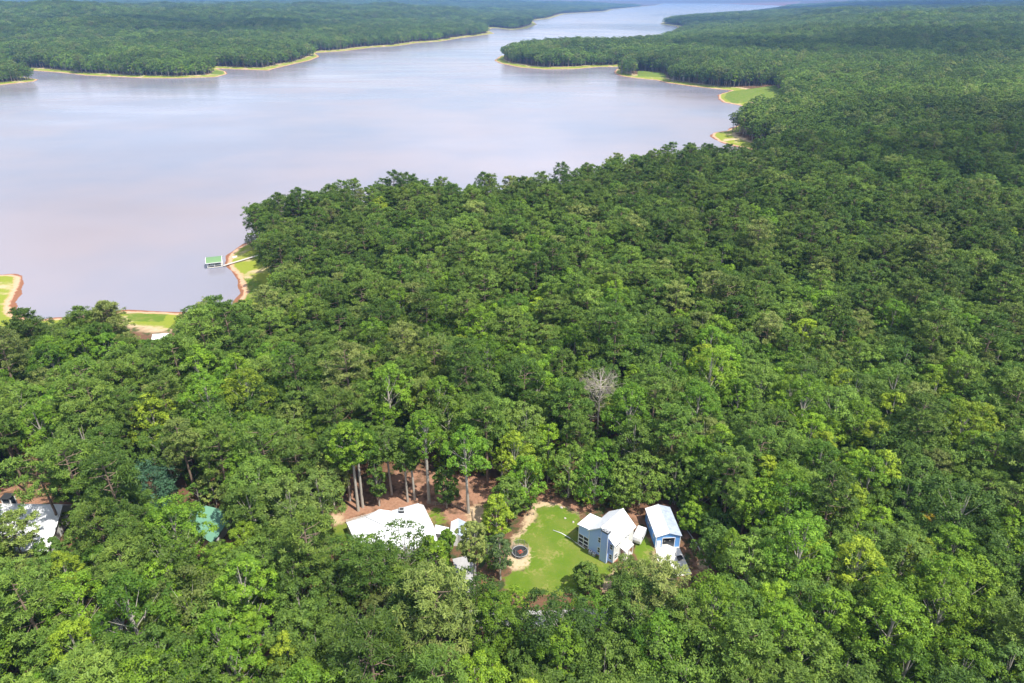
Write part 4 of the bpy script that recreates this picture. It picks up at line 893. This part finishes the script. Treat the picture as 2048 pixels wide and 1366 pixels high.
for i in np.where(single)[0]:
    kn = KN[kind[i]]; h, r_, cm_, tm_, wm_ = VAR[kn][var[i]]
    lab = ('taller ' if scl[i] > 1.04 else 'smaller ' if scl[i] < .88 else '') * ('tall' not in PD[kn][var[i]] and 'small' not in PD[kn][var[i]] and 'short' not in PD[kn][var[i]]) + PD[kn][var[i]] + ' ' + region(NP[i, 0], NP[i, 1], dN[i])
    place(kn, NP[i, 0], NP[i, 1], zN[i] - .1, scl[i], rot[i], cm_, tm_, lab, kn.replace('gum', 'sweetgum') + ' trees of the forest')
for j, (x, y, kn, h, r_, lab, bs) in enumerate(HAND):
    z = gz(x, y) - .1
    if kn == 'pine': c, tk = pine(700 + j, h, r_, bs, puffs=170, n=34)
    else:
        sh = {'gum': 'cone', 'column': 'column'}.get(kn, 'round'); dens = 20 if kn == 'olive2' else 18 if kn in ('olive', 'willow') else 34
        c, tk = broad(700 + j, h, r_, bs, lobes={'column': 26, 'bluegreen': 46}.get(kn, 20), k=10, n=dens, leaf=.39, shape=sh)
    mt = {'column': 'oak', 'olive2': 'oak'}.get(kn, kn); t_ = empty({'pine': 'pine_tree', 'gum': 'sweetgum_tree', 'oak': 'oak_tree'}.get(kn, 'leafy_tree'), (x, y, z), 0, lab, 'tree')
    link('crown', crown_mesh('crown', c, M[mt]), t_); link('trunk', trunk_mesh('trunk', tk, M['bark' if kn == 'pine' else 'palebark']), t_)
# dead trees: trunk and a fan of bare branches
def dead(seed, h, R_):
    r = np.random.default_rng(seed); tr = h * .011; tp = np.array([[0, 0, -.3], [.1, 0, h*.3], [.25, .1, h*.62], [.3, .1, h*.82]])
    trunk = tubeq(tp, [tr*1.2, tr, tr*.7, tr*.35], 7); big = []; tw = []
    for i in range(44):
        f = r.uniform(.50, .82) if i > 4 else r.uniform(.32, .5); p0 = np.array([np.interp(f*h, tp[:, 2], tp[:, j]) for j in range(3)]); a = i * 2.4
        env = R_ * r.uniform(.65, 1.05) * (1.0 if i > 4 else .6); zt = h * (.76 + .24 * (1 - (env / R_ * .9) ** 2)) if i > 4 else p0[2] + env * .35
        dr = np.array([math.cos(a), math.sin(a), 0]); tip = np.array([p0[0], p0[1], 0]) + dr * env + np.array([0, 0, zt]); mid = p0 * .5 + tip * .5 + dr * env * .12 - np.array([0, 0, (zt - p0[2]) * .16])
        big.append(tubeq([p0, mid, tip], [tr*.28, tr*.18, tr*.06], 5))
        for q in range(10):
            u_ = r.uniform(.35, 1); b0 = (1-u_)**2*p0 + 2*u_*(1-u_)*mid + u_*u_*tip; e = nrm(r.normal(size=3) + dr * .6 + np.array([0, 0, 1.1])) * R_ * r.uniform(.14, .34)
            tw.append(tubeq([b0, b0 + e * .55 + r.normal(size=3) * .08, b0 + e], [.04, .028, .014], 3))
    return trunk, cat(big), cat(tw)
for x, y, h, R_, lab, sd in DEAD:
    t_ = empty('dead_tree', (x, y, gz(x, y) - .1), sd, lab, 'tree'); a_, b_, c_ = dead(sd, h, R_)
    for nm, q, mt in (('trunk', a_, 'deadwood'), ('branches', b_, 'deadwood'), ('twigs', c_, 'twig')): link(nm, trunk_mesh(nm, q, M[mt]), t_)

# ---- the rest of the forest: one mass of trees too many to count
def scatter(name, P_, Z_, idx, s, rz, meshes, label, cat):
    pc = bpy.data.meshes.new(name); pc.vertices.add(len(P_)); pc.vertices.foreach_set('co', np.column_stack([P_, Z_]).astype(np.float32).ravel())
    for an, ty, v in (('pick', 'INT', idx), ('turn', 'FLOAT', rz)):
        a = pc.attributes.new(an, ty, 'POINT'); a.data.foreach_set('value', np.asarray(v, np.int32 if ty == 'INT' else np.float32))
    a = pc.attributes.new('size', 'FLOAT_VECTOR', 'POINT'); a.data.foreach_set('vector', np.asarray(s, np.float32).ravel())
    pc.update(); o = link(name, pc); tag(o, label, cat, kind='stuff')
    cl = bpy.data.collections.new(name + '_kinds')
    for k, me in enumerate(meshes): cl.objects.link(bpy.data.objects.new('%s_kind_%02d' % (name, k), me))
    g = bpy.data.node_groups.new(name + '_nodes', 'GeometryNodeTree')
    g.interface.new_socket('Geometry', in_out='INPUT', socket_type='NodeSocketGeometry'); g.interface.new_socket('Geometry', in_out='OUTPUT', socket_type='NodeSocketGeometry')
    gi, go = N(g, 'NodeGroupInput'), N(g, 'NodeGroupOutput'); ci = N(g, 'GeometryNodeCollectionInfo'); ci.inputs['Collection'].default_value = cl
    ci.inputs['Separate Children'].default_value = True; ci.inputs['Reset Children'].default_value = True
    ip = N(g, 'GeometryNodeInstanceOnPoints'); ip.inputs['Pick Instance'].default_value = True
    def at(nm, ty):
        n_ = N(g, 'GeometryNodeInputNamedAttribute', data_type=ty); n_.inputs['Name'].default_value = nm; return n_.outputs['Attribute']
    cx = N(g, 'ShaderNodeCombineXYZ'); g.links.new(at('turn', 'FLOAT'), cx.inputs[2]); er = N(g, 'FunctionNodeEulerToRotation'); g.links.new(cx.outputs[0], er.inputs[0])
    g.links.new(gi.outputs[0], ip.inputs['Points']); g.links.new(ci.outputs[0], ip.inputs['Instance']); g.links.new(at('pick', 'INT'), ip.inputs['Instance Index'])
    g.links.new(er.outputs[0], ip.inputs['Rotation']); g.links.new(at('size', 'FLOAT_VECTOR'), ip.inputs['Scale']); g.links.new(ip.outputs[0], go.inputs[0])
    md = o.modifiers.new('trees', 'NODES'); md.node_group = g; return o
pts, zz, pk, ss, rr = [], [], [], [], []
r0 = ~single
pts.append(NP[r0]); zz.append(zN[r0] - .1); pk.append(kind[r0] * 6 + var[r0]); ss.append(np.repeat(scl[r0][:, None], 3, 1)); rr.append(rot[r0])
def ring(y0, y1, sp, wide, margin):
    Q = hexgrid(y0, y1, sp, .80, 30); d = shore(Q); k_ = d > margin + margin * .4 * wob(Q, 130, 5, 5)
    Q, d = Q[k_], d[k_]; f = wob(Q, 260, 6, 2); n_ = len(Q); b_ = blocked(Q, np.full(n_, 18.0 if y0 < 1000 else 4.0), np.full(n_, 3.0)) if y0 < 1500 else np.zeros(n_, bool)
    Q, d, f = Q[~b_], d[~b_], f[~b_]; n_ = len(Q)
    right = sm(Q[:, 0], -100, 200)
    pn = rng.uniform(size=n_) < np.clip(.42 + .25 * right + .35 * f, .1, .95)
    p_ = np.where(pn, 18 + rng.integers(0, 3, n_), 21 + np.minimum(rng.integers(0, 4, n_), 2) * 1)
    s1 = rng.uniform(.8, 1.15, n_); s_ = np.stack([s1 * wide, s1 * wide, s1], 1)
    pts.append(Q); zz.append(ground_z(Q, d) - .3); pk.append(p_); ss.append(s_); rr.append(rng.uniform(0, 6.28, n_))
ring(520, 1300, 6.8, 1.12, 13); ring(1300, 2700, 9.0, 1.4, 18); ring(2700, 5200, 16, 2.3, 26); ring(5200, 10500, 32, 4.2, 40)
MESHES = [VAR[k][v][4] for k in KN for v in range(6)] + FAR
fo = scatter('forest', np.concatenate(pts), np.concatenate(zz), np.concatenate(pk), np.concatenate(ss), np.concatenate(rr), MESHES, 'dense mixed pine and hardwood forest stretching round the lake to the horizon', 'forest')
print('forest instances', len(fo.data.vertices), 'near', len(NP), 'single', int(single.sum()))
# undergrowth between the trunks
UP = hexgrid(54, 330, 5.2); dU = shore(UP); nU = len(UP); iU = rng.integers(0, 4, nU); sU = rng.uniform(.7, 1.25, nU)
hU = np.array([SHRUB[k][0] for k in iU]) * sU; bU = (dU < 9) | blocked(UP, hU, np.full(nU, 1.5)) | (rng.uniform(size=nU) < .25)
for q in CLAYP: bU |= sdist(UP, q) < 1
for q in (DRIVE_APRON, DRIVE_WHITE, DRIVE_GARAGE): bU |= sdist(UP, np.array(q)) < 2.5
rd = np.array(ROAD); 
for a, c in zip(rd[:-1], rd[1:]):
    tt = np.clip(((UP - a) @ (c - a)) / ((c - a) @ (c - a)), 0, 1); bU |= np.linalg.norm(UP - a - tt[:, None] * (c - a), axis=1) < 4
UP, dU, iU, sU = UP[~bU], dU[~bU], iU[~bU], sU[~bU]
scatter('undergrowth', UP, ground_z(UP, dU) - .1, iU, np.repeat(sU[:, None], 3, 1), rng.uniform(0, 6.28, len(UP)), [s[2] for s in SHRUB], 'green undergrowth of shrubs and saplings between the forest trunks', 'undergrowth')

# ------------------------------------------------------------------ fair-weather cumulus above the valley
def cloud_mesh(specs):
    V, F, n = [], [], 0
    for (x, y, z, a, b_, c_, sd) in specs:
        r = np.random.default_rng(sd); u_, v_ = 40, 20; ks = r.normal(size=(9, 3)) * 3.2; ph = r.uniform(0, 6.28, 9)
        for i in range(v_ + 1):
            for j in range(u_):
                th, f = math.pi * i / v_, 2 * math.pi * j / u_; d = np.array([math.sin(th)*math.cos(f), math.sin(th)*math.sin(f), math.cos(th)])
                q = 1 + .30 * float(np.sin(ks @ d + ph).sum()) / 3; V.append((x + a*q*d[0], y + b_*q*d[1], z + c_*q*(d[2] if d[2] > 0 else d[2]*.4)))
        for i in range(v_):
            for j in range(u_): F.append((n+i*u_+j, n+(i+1)*u_+j, n+(i+1)*u_+(j+1) % u_, n+i*u_+(j+1) % u_))
        n += (v_ + 1) * u_
    me = bpy.data.meshes.new('clouds'); me.from_pydata(V, [], F); me.update(); return me
CB = 950.0; ox, oy = to_sun.x / to_sun.z * CB, to_sun.y / to_sun.z * CB
cm_ = bpy.data.materials.new('cloud_vapour'); cm_.use_nodes = True; t = cm_.node_tree; t.nodes.clear(); o = N(t, 'ShaderNodeOutputMaterial'); pv = N(t, 'ShaderNodeVolumePrincipled')
pv.inputs['Color'].default_value = (.98, .98, 1, 1); pv.inputs['Density'].default_value = 0.0085; t.links.new(pv.outputs[0], o.inputs['Volume'])
cme = cloud_mesh([(x + ox, y + oy, CB, a, b_, c_, k) for k, (x, y, a, b_, c_) in enumerate(((330, 520, 230, 150, 75), (900, 1500, 420, 300, 110), (-900, 2300, 500, 330, 110), (520, 3400, 700, 420, 120), (3300, 6000, 1900, 1900, 170), (-2600, 3900, 800, 500, 130), (-420, -250, 230, 160, 80)))])
cme.materials.append(cm_); tag(link('clouds', cme), 'white fair-weather cumulus clouds drifting above the lake and forest', 'cloud', kind='stuff')

# ------------------------------------------------------------------ haze over the whole valley
hz = MB().box(-9600, 9600, -400, 17500, -12, 128)
m = bpy.data.materials.new('haze_air'); m.use_nodes = True; t = m.node_tree; t.nodes.clear(); o = N(t, 'ShaderNodeOutputMaterial'); pv = N(t, 'ShaderNodeVolumePrincipled')
pv.inputs['Color'].default_value = (0.28, 0.53, 1.0, 1); pv.inputs['Density'].default_value = 0.00009; pv.inputs['Anisotropy'].default_value = 0.1
t.links.new(pv.outputs[0], o.inputs['Volume']); tag(hz.build('haze', m), 'thin pale blue haze over the lake valley', 'haze', kind='stuff')
